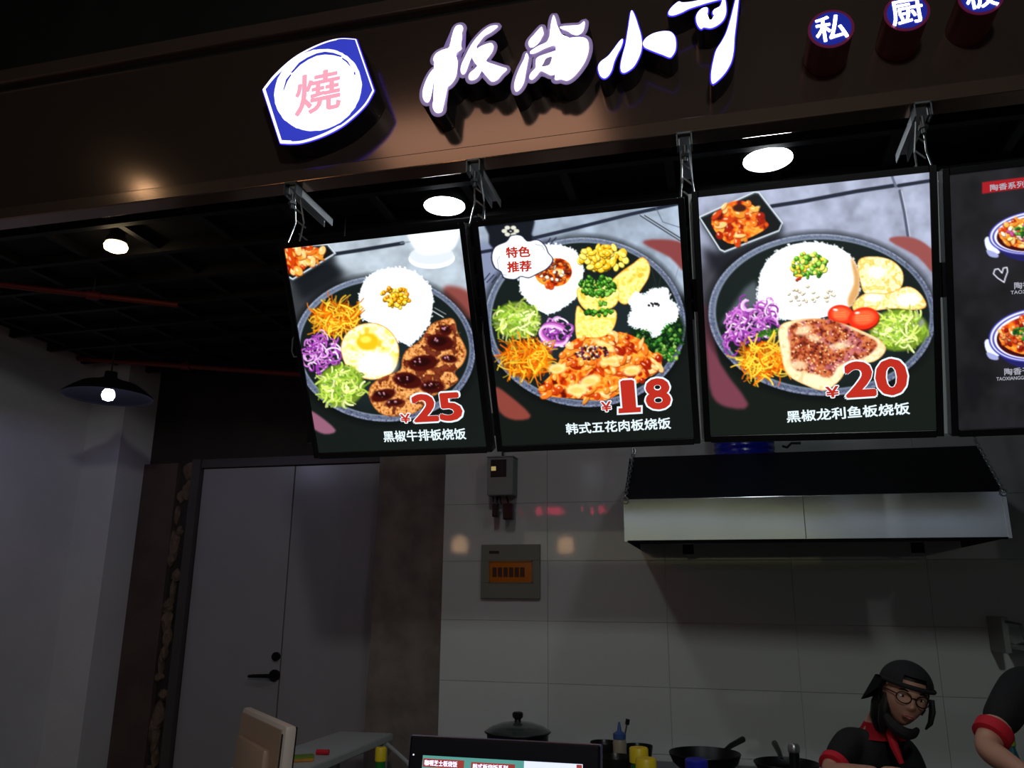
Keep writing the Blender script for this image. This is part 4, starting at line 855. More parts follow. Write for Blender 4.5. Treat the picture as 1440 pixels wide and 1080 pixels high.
boxo('nameplate', M['black_pl'], t, -hw_*.72, -hw_*.38, -.018, -.015, hh*.66, hh*.76)
tag(t, 'grey green breaker panel with amber window mounted on the tiled wall', 'breaker panel')

# wall rack at right
t = empty('wall_rack', (1.43, 4.0, PY(1425, 913, 3.95)[2])); zr = t.location.z; xl = PY(1406, 913, 3.95)[0]-1.35+.01; xe = .9
boxo('shelf_board', M['galv'], t, xl, xe, -.10, .19, -.006, .008, bev=.002); boxo('bracket_arm', M['meter'], t, xl-.06, xl-.035, -.02, .19, -.02, .13, bev=.004)
MB().tube([(xl-.045, -.02, .11), (xl, -.06, .10), (xl, -.10, .01)], .006, 8).build('side_rod', M['steel2'], t); MB().tube([(xl, -.1, .05), (xe, -.1, .05)], .004, 8).build('front_rod', M['steel2'], t)
for k in range(3): MB().tube([(xl+.06+.13*k, -.09, -.006), (xl+.055+.13*k, -.1, -.04), (xl+.07+.13*k, -.105, -.05), (xl+.085+.13*k, -.1, -.035)], .004, 8).build('hook', M['steel'], t, smooth=True)
tag(t, 'steel wall rack with hooks at the right edge of the photo', 'rack')
for k, (dx, r_, mt, lab) in enumerate(((.09, .075, M['steel2'], 'steel bowl on the wall rack at right, left of the pale bowl'), (.27, .085, mat('pale_green_bowl', (140, 150, 120), .3), 'pale green bowl on the wall rack at right'))):
    tag(MB().lathe([(0, 0), (r_*.45, 0), (r_*.8, r_*.35), (r_, r_*.8), (r_*.97, r_*.8), (r_*.76, r_*.38), (r_*.42, .006), (0, .006)], c=(1.43+xl+dx, 3.99, zr+.0085), n=32).build('bowl', mt, None, smooth=True), lab, 'bowl')

# ------------------------------------------------------------------ worktops
t = empty('steel_worktop', (.7, 3.83, 0)); boxo('top', M['steel2'], t, -2.1, 2.55, -.37, .35, .83, .86, bev=.003)
boxo('front_panel', M['steel2'], t, -2.05, 2.5, -.33, -.31, .1, .83)
for sx in (-2.0, -.5, 1.0, 2.45): boxo('leg', M['steel2'], t, sx-.02, sx+.02, -.35, -.31, 0, .83)
tag(t, 'long steel kitchen worktop against the tiled wall', 'worktop')
t = empty('service_counter', (-.3, 1.6, 0)); boxo('top', M['board'], t, -2.4, 2.9, -.45, .45, .85, .88, bev=.004); boxo('front_board', M['fascia'], t, -2.35, 2.85, -.42, -.40, 0, .85); boxo('back_board', M['board'], t, -2.35, 2.85, .40, .42, 0, .85)
tag(t, 'service counter in front of the kitchen, below the frame', 'counter')
# white board table at the left
zb_ = .93; P = [PZ(478, 1028, zb_), PZ(553, 1031, zb_), PZ(434, 1080, zb_), PZ(322, 1080, zb_)]
P[2] = P[1]+(P[2]-P[1])*1.25; P[3] = P[0]+(P[3]-P[0])*1.25
c = sum(P, Vector())/4; t = empty('side_table', (c.x, c.y, 0)); b2 = bmesh.new()
A_ = [b2.verts.new((p.x-c.x, p.y-c.y, zb_)) for p in P]; B_ = [b2.verts.new((p.x-c.x, p.y-c.y, zb_-.035)) for p in P]; b2.faces.new(A_); b2.faces.new(B_[::-1])
for k in range(4): b2.faces.new((A_[k], B_[k], B_[(k+1) % 4], A_[(k+1) % 4]))
bmesh.ops.recalc_face_normals(b2, faces=b2.faces); bmesh.ops.bevel(b2, geom=b2.edges[:], offset=.004, segments=2, affect='EDGES'); MB().add(b2).build('table_top', M['board'], t)
for k in range(4):
    p = c.lerp(P[k], .86); MB().box(p.x-c.x-.02, p.x-c.x+.02, p.y-c.y-.02, p.y-c.y+.02, 0, zb_-.036).build('leg', M['board'], t)
p = PY(545, 1047, 4.0); q = PY(575, 1074, 3.75); MB().tube([p-Vector((c.x, c.y, 0)), q-Vector((c.x, c.y, 0))], .010, 8).build('side_brace', M['board'], t)
tag(t, 'white topped side table standing in front of the grey door', 'table')
d_ = (P[2]-P[1]).normalized(); p = PZ(425, 1070, zb_+.001); tb = p
mb = MB().box(-.045, .045, -.028, .028, 0, .022, bev=.004, mtx=Matrix.Translation((0, 0, 0))); t = empty('snack_packet', (p.x, p.y, zb_)); t.rotation_euler = (0, 0, .6)
mb.build('packet_body', mat('orange_packet', (190, 130, 50), .5, noise=.25, nscale=40), t); boxo('packet_band', mat('green_band', (110, 140, 40), .5), t, -.046, .046, -.0285, .0285, .014, .0225)
tag(t, 'small orange and green packet on the white side table', 'packet')
p = PZ(452, 1062, zb_); tag(MB().cyl((p.x-.025, p.y, zb_+.012), (p.x+.03, p.y+.01, zb_+.012), .011, n=16).build('red_marker_cap', M['red'], None, smooth=True), 'small red cap lying on the white side table', 'cap')
def bottle(px, py, Y, cap, body, label, rcap=.017, rbody=.032, zbase=.88, name='sauce_bottle', label_band=None, capw=.03):
    z = PY(px, py, Y).z; c = PY(px, py, Y); h_ = z-zbase; t = empty(name, (c.x, Y, zbase))
    MB().lathe([(0, 0), (rbody*.95, 0), (rbody, .008), (rbody, h_*.55), (rbody*.9, h_*.68), (rcap*.85, h_-capw-.012), (rcap*.8, h_-capw)], n=28).build('bottle_body', body, t, smooth=True)
    MB().lathe([(rcap*.8, h_-capw-.002), (rcap, h_-capw), (rcap, h_-.003), (rcap*.9, h_), (0, h_)], n=28).build('cap', cap, t, smooth=True)
    if label_band: MB().lathe([(rbody+.0008, h_*.2), (rbody+.0008, h_*.5)], n=28).build('paper_label', label_band, t, smooth=True)
    tag(t, label, 'bottle'); return t
bottle(536, 1051, 2.0, M['yellow'], M['greenb'], 'green bottle with yellow cap left of the order screen', .014, .030, label_band=M['board'])
bottle(898, 1051, 1.95, M['yellow'], M['greenb'], 'yellow capped green bottle, the taller of the two right of the screen', .021, .032)
bottle(908, 1066, 1.78, M['yellow'], mat('orange_bottle', (215, 170, 40), .35), 'yellow capped bottle in front of the taller one, right of the screen', .021, .03)
bottle(979, 1067, 1.85, M['bluecap'], M['white_pl'], 'bottle with a broad blue cap in front of the wok', .023, .034)
# pot with glass lid
zr = PY(728, 1029, 3.8).z; c = PY(728, 1029, 3.8); rr = .5*(PY(773, 1029, 3.8).x-PY(684, 1029, 3.8).x)
t = empty('cooking_pot', (c.x, 3.8, .86)); h_ = zr-.86
MB().lathe([(0, 0), (rr*.78, 0), (rr*.86, .02), (rr*.95, h_-.01), (rr*.97, h_-.004), (rr*.93, h_-.004), (rr*.84, .024), (0, .01)], n=40).build('pot_body', M['iron'], t, smooth=True)
MB().lathe([(rr, h_-.002), (rr*1.0, h_+.004), (rr*.8, h_+.022), (rr*.5, h_+.036), (rr*.2, h_+.042), (.001, h_+.043), (.001, h_+.039), (rr*.5, h_+.032), (rr*.8, h_+.018), (rr*.97, h_-.002)], n=48).build('glass_lid', M['glass'], t, smooth=True)
MB().tube([(rr*math.cos(2*PI*j/40), rr*math.sin(2*PI*j/40), h_) for j in range(40)], .0035, 6, closed=True).build('lid_rim', M['iron'], t, smooth=True)
MB().lathe([(0, h_+.040), (.016, h_+.040), (.014, h_+.052), (.024, h_+.062), (.025, h_+.078), (.018, h_+.084), (0, h_+.084)], n=24).build('knob', M['black_pl'], t, smooth=True)
tag(t, 'cooking pot with smoked glass lid and black knob', 'pot')
def pan(px, py, Y, hw_, depth, label, name='frying_pan', taper=.7, handle=None, m=None, cat='pan'):
    c = PY(px, py, Y); rr = .5*(PY(px+hw_, py, Y).x-PY(px-hw_, py, Y).x); zb = c.z-depth; t = empty(name, (c.x, Y, .86)); o_ = zb-.86; m = m or M['iron']
    pr = [(0, o_), (rr*taper*.8, o_), (rr*taper, o_+.006), (rr*.9, o_+depth*.6), (rr, o_+depth), (rr*.985, o_+depth+.003), (rr*.965, o_+depth), (rr*.86, o_+depth*.6), (rr*taper*.9, o_+.014), (0, o_+.010)]
    MB().lathe(pr, n=44).build('pan_body', m, t, smooth=True)
    if o_ > .012: MB().lathe([(rr*taper*.75, 0), (rr*taper*.72, o_+.002)], n=32).lathe([(0, 0), (rr*taper*.75, 0), (rr*taper*.75, .006), (0, .006)], n=32).lathe([(rr*taper*.70, .004), (rr*taper*.68, o_+.001)], n=32).build('burner_stand', M['iron'], t, smooth=True)
    if handle:
        a_ = math.radians(handle); u = Vector((math.cos(a_), math.sin(a_), 0)); z_ = o_+depth*.8
        MB().tube([u*rr*.95+Vector((0, 0, z_)), u*(rr+.06)+Vector((0, 0, z_+.02)), u*(rr+.17)+Vector((0, 0, z_+.035))], [.009, .011, .013], 10).build('handle', M['black_pl'], t, smooth=True)
    tag(t, label, cat); return t
pan(991, 1059, 3.62, 51, .085, 'black iron wok behind the blue capped bottle', 'wok', .55, handle=60, cat='wok')
pan(1106, 1073, 3.62, 47, .05, 'black frying pan beside the capped cook', handle=95)
pan(850, 1044, 3.72, 20, .10, 'small dark steel pot left of the squeeze bottle', 'small_pot', .92, m=mat('dark_steel_pot', (44, 42, 42), .3, metal=.7), cat='pot')
pan(897, 1049, 3.80, 21, .10, 'small dark steel pot right of the squeeze bottle', 'small_pot', .92, m=mat('dark_steel_pot2', (38, 36, 36), .3, metal=.7), cat='pot')
pan(866, 1064, 3.52, 23, .09, 'dark steel pot in front of the squeeze bottle', 'small_pot', .92, m=mat('dark_steel_pot3', (48, 46, 44), .3, metal=.7), cat='pot')
# squeeze bottle, ladle, grinder
c = PY(871, 1030, 3.66); t = empty('squeeze_bottle', (c.x, 3.66, .86)); h_ = c.z-.86
MB().lathe([(0, 0), (.027, 0), (.029, .01), (.029, h_-.04), (.025, h_-.025)], n=24).build('bottle_body', M['beige'], t, smooth=True)
MB().lathe([(.025, h_-.026), (.027, h_-.024), (.027, h_-.004), (.010, h_+.006), (.004, h_+.04), (0, h_+.042)], n=24).build('nozzle_cap', mat('dull_blue_cap', (56, 84, 140), .4), t, smooth=True)
tag(t, 'beige squeeze bottle with blue nozzle cap on the worktop', 'bottle')
c = PY(883, 1014, 3.72); b_ = PY(876, 1048, 3.72); t = empty('ladle', (b_.x, 3.72, .862))
mb = MB(); mb.tube([(0, 0, .02), (0, 0, b_.z-.862), (c.x-b_.x-.004, 0, c.z-.862-.01)], .0035, 8); mb.build('stem', M['steel2'], t, smooth=True)
MB().lathe([(0, 0), (.012, .004), (.014, .02), (.012, .021), (0, .008)], n=20).build('bowl_end', M['steel2'], t, smooth=True); MB().cyl((c.x-b_.x-.004, 0, c.z-.862-.014), (c.x-b_.x, 0, c.z-.862+.008), .009, n=16).build('ball_end', M['black_pl'], t, smooth=True)
tag(t, 'thin upright ladle behind the squeeze bottle', 'ladle')
c = PY(1117.5, 1046, 3.40); t = empty('pepper_grinder', (c.x, 3.47, .86)); h_ = PY(1117.5, 1046, 3.47).z-.86
MB().lathe([(0, 0), (.024, 0), (.025, .01), (.019, .06), (.019, h_-.03)], n=28).build('grinder_body', M['black_pl'], t, smooth=True)
MB().lathe([(.019, h_-.031), (.022, h_-.028), (.023, h_-.010), (.018, h_), (0, h_+.002)], n=28).build('steel_cap', M['steel'], t, smooth=True)
tag(t, 'black pepper grinder with shiny steel cap beside the frying pan', 'grinder')

# ------------------------------------------------------------------ order screens
a_ = PY(577, 1034, 1.40); b_ = PY(844, 1047, 1.40); W_ = b_.x-a_.x; H_ = .235; cxs = (a_.x+b_.x)/2; zt_ = (a_.z+b_.z)/2
t = empty('order_screen', (cxs, 1.40, .88)); RT = Matrix.Translation((0, 0, zt_-.88)) @ Matrix.Rotation(-.16, 4, 'X')
MB().box(-W_/2, W_/2, 0, .014, -H_, 0, mtx=RT, bev=.004).build('screen_bezel', mat('glossy_bezel', (10, 9, 24), .3, spec=.25), t)
MB().box(-W_/2-.0015, W_/2+.0015, .004, .020, -H_-.001, .001, mtx=RT, bev=.003).build('edge_band', mat('blue_grey_edge', (120, 120, 170), .25, metal=.5), t)
sx0, sx1 = -W_/2+.026, W_/2-.028; zs0 = -.030
def flat(name, xa, xb, za, zb, m, lift, par): return MB().box(xa, xb, -lift-.0002, -lift, za, zb, mtx=RT).build(name, m, par)
sc_ = flat('display', sx0, sx1, -H_+.03, zs0, mat('teal_screen', (80, 150, 145), .3, emit=.8, ecol=(88, 158, 150)), .0004, t)
rl = mat('red_label', (150, 50, 44), .4, emit=.8, ecol=(158, 62, 56)); wt = mat('white_screen', (225, 230, 250), .4, emit=.95, ecol=(222, 230, 252))
sw = sx1-sx0
xp = sx0+sw*.645; flat('white_pane', xp, sx1, -H_+.03, zs0, wt, .0008, sc_)
for r_ in range(3):
    for cc, (u0, u1) in enumerate(((.005, .27), (.315, .59))):
        zc = zs0-.011-.052*r_-.0015*cc; flat('menu_tile', sx0+sw*u0, sx0+sw*u1, zc-.0065, zc+.0065, rl, .0010, sc_)
        if r_ == 0: text_on(('咖喱芝士板烧饭', '韩式板烧饭系列')[cc], wt, sc_, RT @ Matrix.Translation((sx0+sw*(u0+(u1-u0)*.44), -.0016, zc)) @ UP, sw*(u1-u0)*.8, .0088, .012, 'tile_lettering')
        flat('tile_picture', sx0+sw*u0, sx0+sw*u1, zc-.038, zc-.010, mat('pic%d%d' % (r_, cc), (90+40*cc, 120-20*r_, 90), .4, emit=.6, noise=.5, nscale=60), .0010, sc_)
pts = [((xp+sx1)/2+.012+.028*math.cos(k*PI/12), zs0-.036+.026*math.sin(k*PI/12)) for k in range(25)]
mb = MB(); mb.tube([(x, -.0012, z) for x, z in pts], .0016, 4, closed=True); b2o = mb.build('plate_outline', mat('plate_blue', (50, 80, 140), .4, emit=.5, ecol=(60, 90, 150)), sc_); b2o.data.transform(RT)
flat('red_tab', sx1-.010, sx1-.001, zs0-.006, zs0-.001, rl, .0012, sc_)
MB().box(-.02, .02, .02, .03, -.15, -.06, mtx=RT).box(-.02, .02, .05, .07, -zt_+.88+.012, -.11, mtx=Matrix.Translation((0, 0, zt_-.88))).build('stand_post', M['black_pl'], t); boxo('stand_foot', M['black_pl'], t, -.11, .11, -.04, .14, 0, .014, bev=.005)
MB().cyl((-W_/2+.009, -.0005, -.03), (-W_/2+.009, .0005, -.03), .0014, n=10).build('indicator', wt, t).data.transform(RT)
tag(t, 'black tablet order screen facing the viewer at the bottom edge', 'screen')
# second terminal seen from behind
Z_ = 1.30; far, near = PZ(341, 994, Z_), PZ(402, 1021, Z_); v = near-far; v.z = 0
k_ = .5; near = far+v; L_ = v.length; ang = math.atan2(v.y, v.x); t = empty('cashier_terminal', ((far.x+near.x)/2, (far.y+near.y)/2, .88)); t.rotation_euler = (0, 0, ang)
hz = Z_-.88; th = .030; RT2 = Matrix.Translation((0, 0, hz)) @ Matrix.Rotation(-.05, 4, 'X')
MB().box(-L_/2, L_/2, 0, th, -.26, 0, mtx=RT2, bev=.010).build('screen_body', M['white_pl'], t, smooth=True)
MB().box(-L_/2+.010, L_/2-.022, -.0025, .004, -.25, -.012, mtx=RT2, bev=.001).build('rear_cover', M['tan'], t)
MB().box(-L_/2+.05, L_/2-.09, -.020, 0, -.25, -.065, mtx=RT2, bev=.009).build('rear_bulge', M['tan'], t, smooth=True)
MB().box(L_/2-.020, L_/2-.012, -.002, .004, -.25, -.02, mtx=RT2).build('side_slot', M['black_pl'], t)
MB().box(-L_/2+.004, L_/2-.004, th-.001, th+.001, -.255, -.004, mtx=RT2).build('screen_glass', M['black_pl'], t)
MB().box(-.035, .035, 0, .02, .012, .20).build('stand_post', M['white_pl'], t); MB().box(-.09, .09, -.07, .09, 0, .014, bev=.005).build('stand_foot', M['white_pl'], t)
tag(t, 'cream white cashier terminal seen from behind at lower left', 'screen')

# ------------------------------------------------------------------ lamps and sign across the aisle, mirrored in the tiles
for (px, py, lab) in ((645, 767, 'warm basket lamp hanging across the aisle, reflected left of the breaker panel'), (795, 767, 'warm basket lamp hanging across the aisle, reflected right of the breaker panel')):
    v = PY(px, py, 9.38); c = Vector((v.x, 8.39-9.38, v.z)); t = empty('basket_lamp', c)
    MB().lathe([(0, .05), (.05, .03), (.055, -.02), (.03, -.06), (0, -.065)], n=20).build('bulb', M['basket'], t, smooth=True)
    mb = MB()
    for k in range(10): a0 = 2*PI*k/10; mb.tube([(r_*math.cos(a0), r_*math.sin(a0), z_) for r_, z_ in ((.03, .12), (.10, .06), (.115, 0), (.10, -.06), (.06, -.11))], .005, 6)
    for r_, z_ in ((.10, .06), (.115, 0), (.10, -.06)): mb.tube([(r_*math.cos(2*PI*j/20), r_*math.sin(2*PI*j/20), z_) for j in range(20)], .005, 6, closed=True)
    mb.build('wire_basket', M['black_pl'], t); MB().lathe([(0, .12), (.09, .075), (.095, -.02), (.08, -.08), (0, -.09)], n=20).build('glowing_liner', M['basket'], t, smooth=True)
    MB().cyl((0, 0, .12), (0, 0, 4.7-c.z), .004, n=8).build('cord', M['black_pl'], t); tag(t, lab, 'lamp', 'basket lamps across the aisle')
YS = 2.74; va, vb = PY(712, 719, 8.39-YS), PY(856, 716, 8.39-YS); t = empty('led_board', ((va.x+vb.x)/2, YS, va.z)); W_ = vb.x-va.x
boxo('board_case', M['black_pl'], t, -W_/2-.02, W_/2+.02, -.02, 0, -.04, .04)
for s_ in (-1, 1): MB().cyl((s_*W_*.4, -.01, .04), (s_*W_*.4, -.01, 3.099-va.z), .003, n=8).build('hanging_rod', M['steel2'], t)
mb = MB()
for (a0, a1, d0) in ((.02, .13, .95), (.13, .17, .3), (.30, .36, .8), (.40, .54, .85), (.54, .58, .4), (.74, .75, .9), (.82, .86, .6), (.90, .98, .55)):
    n = max(1, int((a1-a0)*W_/.008))
    for i in range(n):
        for j in range(7):
            if random.random() < d0*.8: x = -W_/2+a0*W_+i*.008; z = -.028+j*.008; mb.box(x, x+.0055, 0.001, .003, z, z+.0055)
o_ = mb.build('led_dots', M['led'], t); o_['kind'] = 'stuff'
tag(t, 'narrow red dotted light board hung behind the menus, mirrored red in the tiles', 'sign')
t = empty('opposite_shop_front', (-.6, -4.2, 0)); boxo('shop_wall', M['darkwall'], t, -4.5, 4.5, -.1, 0, 0, 4.6)
boxo('lower_light_band', mat('olive_light_band', (120, 120, 90), .5, emit=.75, ecol=(205, 205, 160)), t, -2.4, 2.0, 0, .04, 2.15, 2.62, bev=.004)
boxo('upper_light_band', mat('blue_light_band', (100, 110, 140), .5, emit=.8, ecol=(176, 190, 225)), t, -2.4, 4.3, 0, .04, 2.66, 3.05, bev=.004)
boxo('side_light_band', mat('grey_light_band', (90, 90, 84), .5, emit=.35, ecol=(190, 190, 180)), t, 2.05, 4.3, 0, .04, 2.15, 2.62, bev=.004)
boxo('counter_front', M['brownwall'], t, -4.2, 4.2, 0, .3, 0, 1.0)
tag(t, 'shop front across the aisle with pale light bands, mirrored in the hood', 'shop front')
# warm lit ceiling panel of the aisle, above and behind the viewer (mirrored in the glossy fascia)
t = empty('aisle_ceiling_panel', (0, 0, 4.69)); R_ = []
for (px, py) in ((560, 172), (880, 126), (905, 215), (560, 262)):
    v = PZ(px, py, 4.66); R_.append(Vector((v.x, 4.6-v.y, 4.66)))
x_0, x_1 = min(r_.x for r_ in R_)+.05, max(r_.x for r_ in R_)-.25; y_1, y_0 = max(r_.y for r_ in R_), min(r_.y for r_ in R_)
print('PANEL', x_0, x_1, y_0, y_1)
t.location = ((x_0+x_1)/2, (y_0+y_1)/2, 4.695); hx_, hy_ = (x_1-x_0)/2, (y_1-y_0)/2
boxo('panel_frame', M['lampcase'], t, -hx_-.03, hx_+.03, -hy_-.03, hy_+.03, -.02, 0); boxo('diffuser', mat('warm_diffuser', (255, 225, 195), .5, emit=.95, ecol=(255, 222, 196)), t, -hx_, hx_, -hy_, hy_, -.026, -.021)
tag(t, 'warm lit ceiling panel over the aisle, mirrored in the brown fascia', 'lamp')
# ------------------------------------------------------------------ people
def skin_obj(name, chains, m, parent=None, sub=2, voxel=None, extra=None, smooth=True, ncol=None):
    """chains: list of [(point, radius or (rx, ry)), ...]; every chain is grown with a Skin modifier, all are fused by a voxel remesh"""
    mb = MB(); dg = None
    for ch in chains:
        me = bpy.data.meshes.new('t'); me.from_pydata([tuple(p) for p, _ in ch], [(i, i+1) for i in range(len(ch)-1)], []); o = bpy.data.objects.new('t', me); scene.collection.objects.link(o)
        o.modifiers.new('skin', 'SKIN')
        for i, (_, r_) in enumerate(ch):
            sv = me.skin_vertices[0].data[i]; sv.radius = (r_, r_) if not isinstance(r_, tuple) else r_; sv.use_root = (i == 0)
        s = o.modifiers.new('sub', 'SUBSURF'); s.levels = s.render_levels = sub
        dg = bpy.context.evaluated_depsgraph_get(); ev = o.evaluated_get(dg); m2 = bpy.data.meshes.new_from_object(ev); mb.bm.from_mesh(m2); bpy.data.meshes.remove(m2); bpy.data.objects.remove(o); bpy.data.meshes.remove(me)
    for e_ in (extra or []): mb.bm.from_mesh(e_)
    me = bpy.data.meshes.new(name); mb.bm.to_mesh(me); mb.bm.free(); o = bpy.data.objects.new(name, me); scene.collection.objects.link(o)
    if voxel:
        r_ = o.modifiers.new('r', 'REMESH'); r_.mode = 'VOXEL'; r_.voxel_size = voxel; r_.use_smooth_shade = True
        sm = o.modifiers.new('s', 'SMOOTH'); sm.factor = .5; sm.iterations = 2
        dg = bpy.context.evaluated_depsgraph_get(); m2 = bpy.data.meshes.new_from_object(o.evaluated_get(dg)); bpy.data.objects.remove(o); me = m2; me.name = name
        return link(name, me, m, parent, smooth=True)
    me.materials.append(m); me.polygons.foreach_set('use_smooth', [True]*len(me.polygons)); o.parent = parent; return o
def head_mesh(hm=.225):
    """head facing -y, chin at z=0, top at z=hm"""
    b2 = bmesh.new(); bmesh.ops.create_icosphere(b2, subdivisions=5, radius=1)
    g_ = lambda x, z, cx, cz, sx, sz: math.exp(-((x-cx)/sx)**2-((z-cz)/sz)**2)
    for v in b2.verts:
        x, y, z = v.co; f_ = max(0, -y)
        w_ = .073*(1-.30*max(0, -z)**1.6); dpt = .092*(1-.16*max(0, -z)); X = x*w_; Yv = y*dpt; Z = hm/2+z*hm/2
        if y < 0 and z < -.2: Yv += -.012*(-z)*f_
        if y > 0 and z < -.3: Yv *= 1-.35*(-z-.3)
        zz = Z/hm
        if y < 0:
            Yv -= .020*g_(X, zz, 0, .36, .012, .055)*f_; Yv -= .010*g_(X, zz, 0, .45, .008, .07)*f_          # nose
            for s_ in (-1, 1):
                Yv -= .005*g_(X, zz, s_*.010, .345, .007, .02); Yv += .008*g_(X, zz, s_*.031, .50, .018, .05)*f_   # nostrils, sockets
                Yv -= .005*g_(X, zz, s_*.042, .36, .02, .09)
            Yv -= .006*g_(X, zz, 0, .58, .05, .035); Yv -= .009*g_(X, zz, 0, .235, .022, .022); Yv -= .007*g_(X, zz, 0, .195, .018, .018); Yv += .006*g_(X, zz, 0, .216, .024, .007); Yv -= .008*g_(X, zz, 0, .07, .022, .06)
        v.co = (X, Yv, Z)
    for s_ in (-1, 1):
        e_ = bmesh.new(); bmesh.ops.create_icosphere(e_, subdivisions=3, radius=1, matrix=Matrix.Translation((s_*.072, .012, hm*.45)) @ Matrix.Rotation(s_*-.35, 4, 'Z') @ Matrix.Diagonal((.007, .017, .030, 1)))
        t_ = bpy.data.meshes.new('t'); e_.to_mesh(t_); b2.from_mesh(t_); e_.free()
    me = bpy.data.meshes.new('head'); b2.to_mesh(me); b2.free(); return me
def hand_chains(wrist, d_, up, s=1, curl=.35, thumb=1):
    """palm and five fingers: d_ pointing direction, up = back of the hand"""
    d_ = Vector(d_).normalized(); up = Vector(up); up = (up-d_*up.dot(d_)).normalized(); sd = d_.cross(up)*thumb; W0 = Vector(wrist); ch = []
    ch.append([(W0, .024*s), (W0+d_*.03*s, (.032*s)), (W0+d_*.07*s, .036*s), (W0+d_*.088*s, .03*s)])
    for k, (off, ln) in enumerate(((.030, .070), (.010, .078), (-.010, .073), (-.029, .058))):
        p = W0+d_*.075*s+sd*off*s; pts = [(W0+d_*.05*s+sd*off*.8*s, .010*s), (p, .0098*s)]; a_ = 0; u = d_
        for seg in range(3):
            a_ += curl; u = d_*math.cos(a_)-up*math.sin(a_); p = p+u*ln*s*(.45, .32, .23)[seg]; pts.append((p, (.0088, .0080, .0068)[seg]*s))
        ch.append(pts)
    p = W0+d_*.02*s+sd*.026*s; ch.append([(p, .012*s), (p+(d_*.6+sd*.8).normalized()*.035*s, .0115*s), (p+(d_*.6+sd*.8).normalized()*.035*s+(d_*.85+sd*.35-up*.3).normalized()*.03*s, .0098*s), (p+(d_*.6+sd*.8).normalized()*.035*s+(d_*.85+sd*.3-up*.45).normalized()*.055*s, .008*s)])
    return ch
def person(base, J, label, head=None, face_dir=None, sc=1.0, cap=True):
    """J: joints in world space"""
    t = empty('person', (base[0], base[1], 0)); o_ = Vector((base[0], base[1], 0)); q = lambda k: Vector(J[k])-o_
    hip, belly, chest, neck = q('hip'), q('belly'), q('chest'), q('neck')
    ex = []; HM = None
    if head:
        HM = Matrix.Translation(Vector(head['chin'])-o_) @ head['rot'] @ Matrix.Scale(head.get('s', 1), 4)
        hm = head_mesh(); hm.transform(HM); ex.append(hm)
    ch = [[(hip, (.135*sc, .10*sc)), (belly, (.125*sc, .095*sc)), (chest, (.145*sc, .10*sc)), (neck-Vector((0, 0, .03)), (.075*sc, .065*sc)), (neck+Vector((0, 0, .0)), .052*sc), (q('skull'), .052*sc)]]
    for s_ in ('l', 'r'):
        ch.append([(chest+Vector((0, 0, .03)), .07*sc), (q('sh'+s_), .056*sc), (q('el'+s_), .040*sc), (q('el'+s_).lerp(q('wr'+s_), .35), .038*sc), (q('wr'+s_), .025*sc)])
        ch += hand_chains(q('wr'+s_), J['hd'+s_], (0, .1, 1), .95, .35, 1 if s_ == 'l' else -1)
        ch.append([(hip, .09*sc), (q('th'+s_), .088*sc), (q('kn'+s_), .056*sc), (q('kn'+s_).lerp(q('an'+s_), .3), .055*sc), (q('an'+s_), .038*sc)])
    skin_obj('body', ch, M['skin'], t, voxel=.005, extra=ex)
    G = .012
    sh = [[(hip+Vector((0, 0, -.03)), (.150*sc, .118*sc)), (belly, (.142*sc, .112*sc)), (chest, (.160*sc, .116*sc)), (neck-Vector((0, 0, .035)), (.088*sc, .076*sc)), (neck-Vector((0, 0, .02)), (.066*sc, .06*sc))]]
    cuffs = []
    for s_ in ('l', 'r'):
        a_, e_ = q('sh'+s_), q('el'+s_); sh.append([(chest+Vector((0, 0, .03)), .082*sc), (a_, .070*sc), (a_.lerp(e_, .45), .060*sc), (a_.lerp(e_, .78), .054*sc)])
        p0, p1 = a_.lerp(e_, .72), a_.lerp(e_, .86); cuffs.append((p0, p1))
    skin_obj('shirt', sh, M['cloth'], t, voxel=.008)
    for p0, p1 in cuffs: MB().tube([p0, p0.lerp(p1, .1), p1.lerp(p0, .1), p1], [.050*sc, .0545*sc, .0535*sc, .046*sc], 28).build('cuff', M['red'], t, smooth=True)
    tr = [[(hip+Vector((0, 0, .02)), (.142*sc, .108*sc)), (hip-Vector((0, 0, .08)), (.14*sc, .11*sc))]]
    for s_ in ('l', 'r'): tr.append([(hip-Vector((0, 0, .03)), .10*sc), (q('th'+s_), .100*sc), (q('kn'+s_), .068*sc), (q('an'+s_)+Vector((0, 0, .03)), .056*sc)])
    skin_obj('trousers', tr, M['trouser'], t, voxel=.009)
    for s_ in ('l', 'r'):
        a_ = q('an'+s_); fd = Vector(J['foot']).normalized()
        skin_obj('shoe', [[(Vector((a_.x, a_.y, .045)), .045), (Vector((a_.x, a_.y, .04))+fd*.08, .042), (Vector((a_.x, a_.y, .034))+fd*.16, .034)]], M['shoe'], t)
    return t, o_, HM, neck
PA_ = lambda x, y, Y: PY(x, y, Y)
hR = Matrix.Rotation(.10, 4, 'Z') @ Matrix.Rotation(.10, 4, 'X') @ Matrix.Rotation(.26, 4, 'Y')
chin = PA_(1264, 1019, 2.93)
hc = chin+(hR @ Vector((0, .03, .075)))
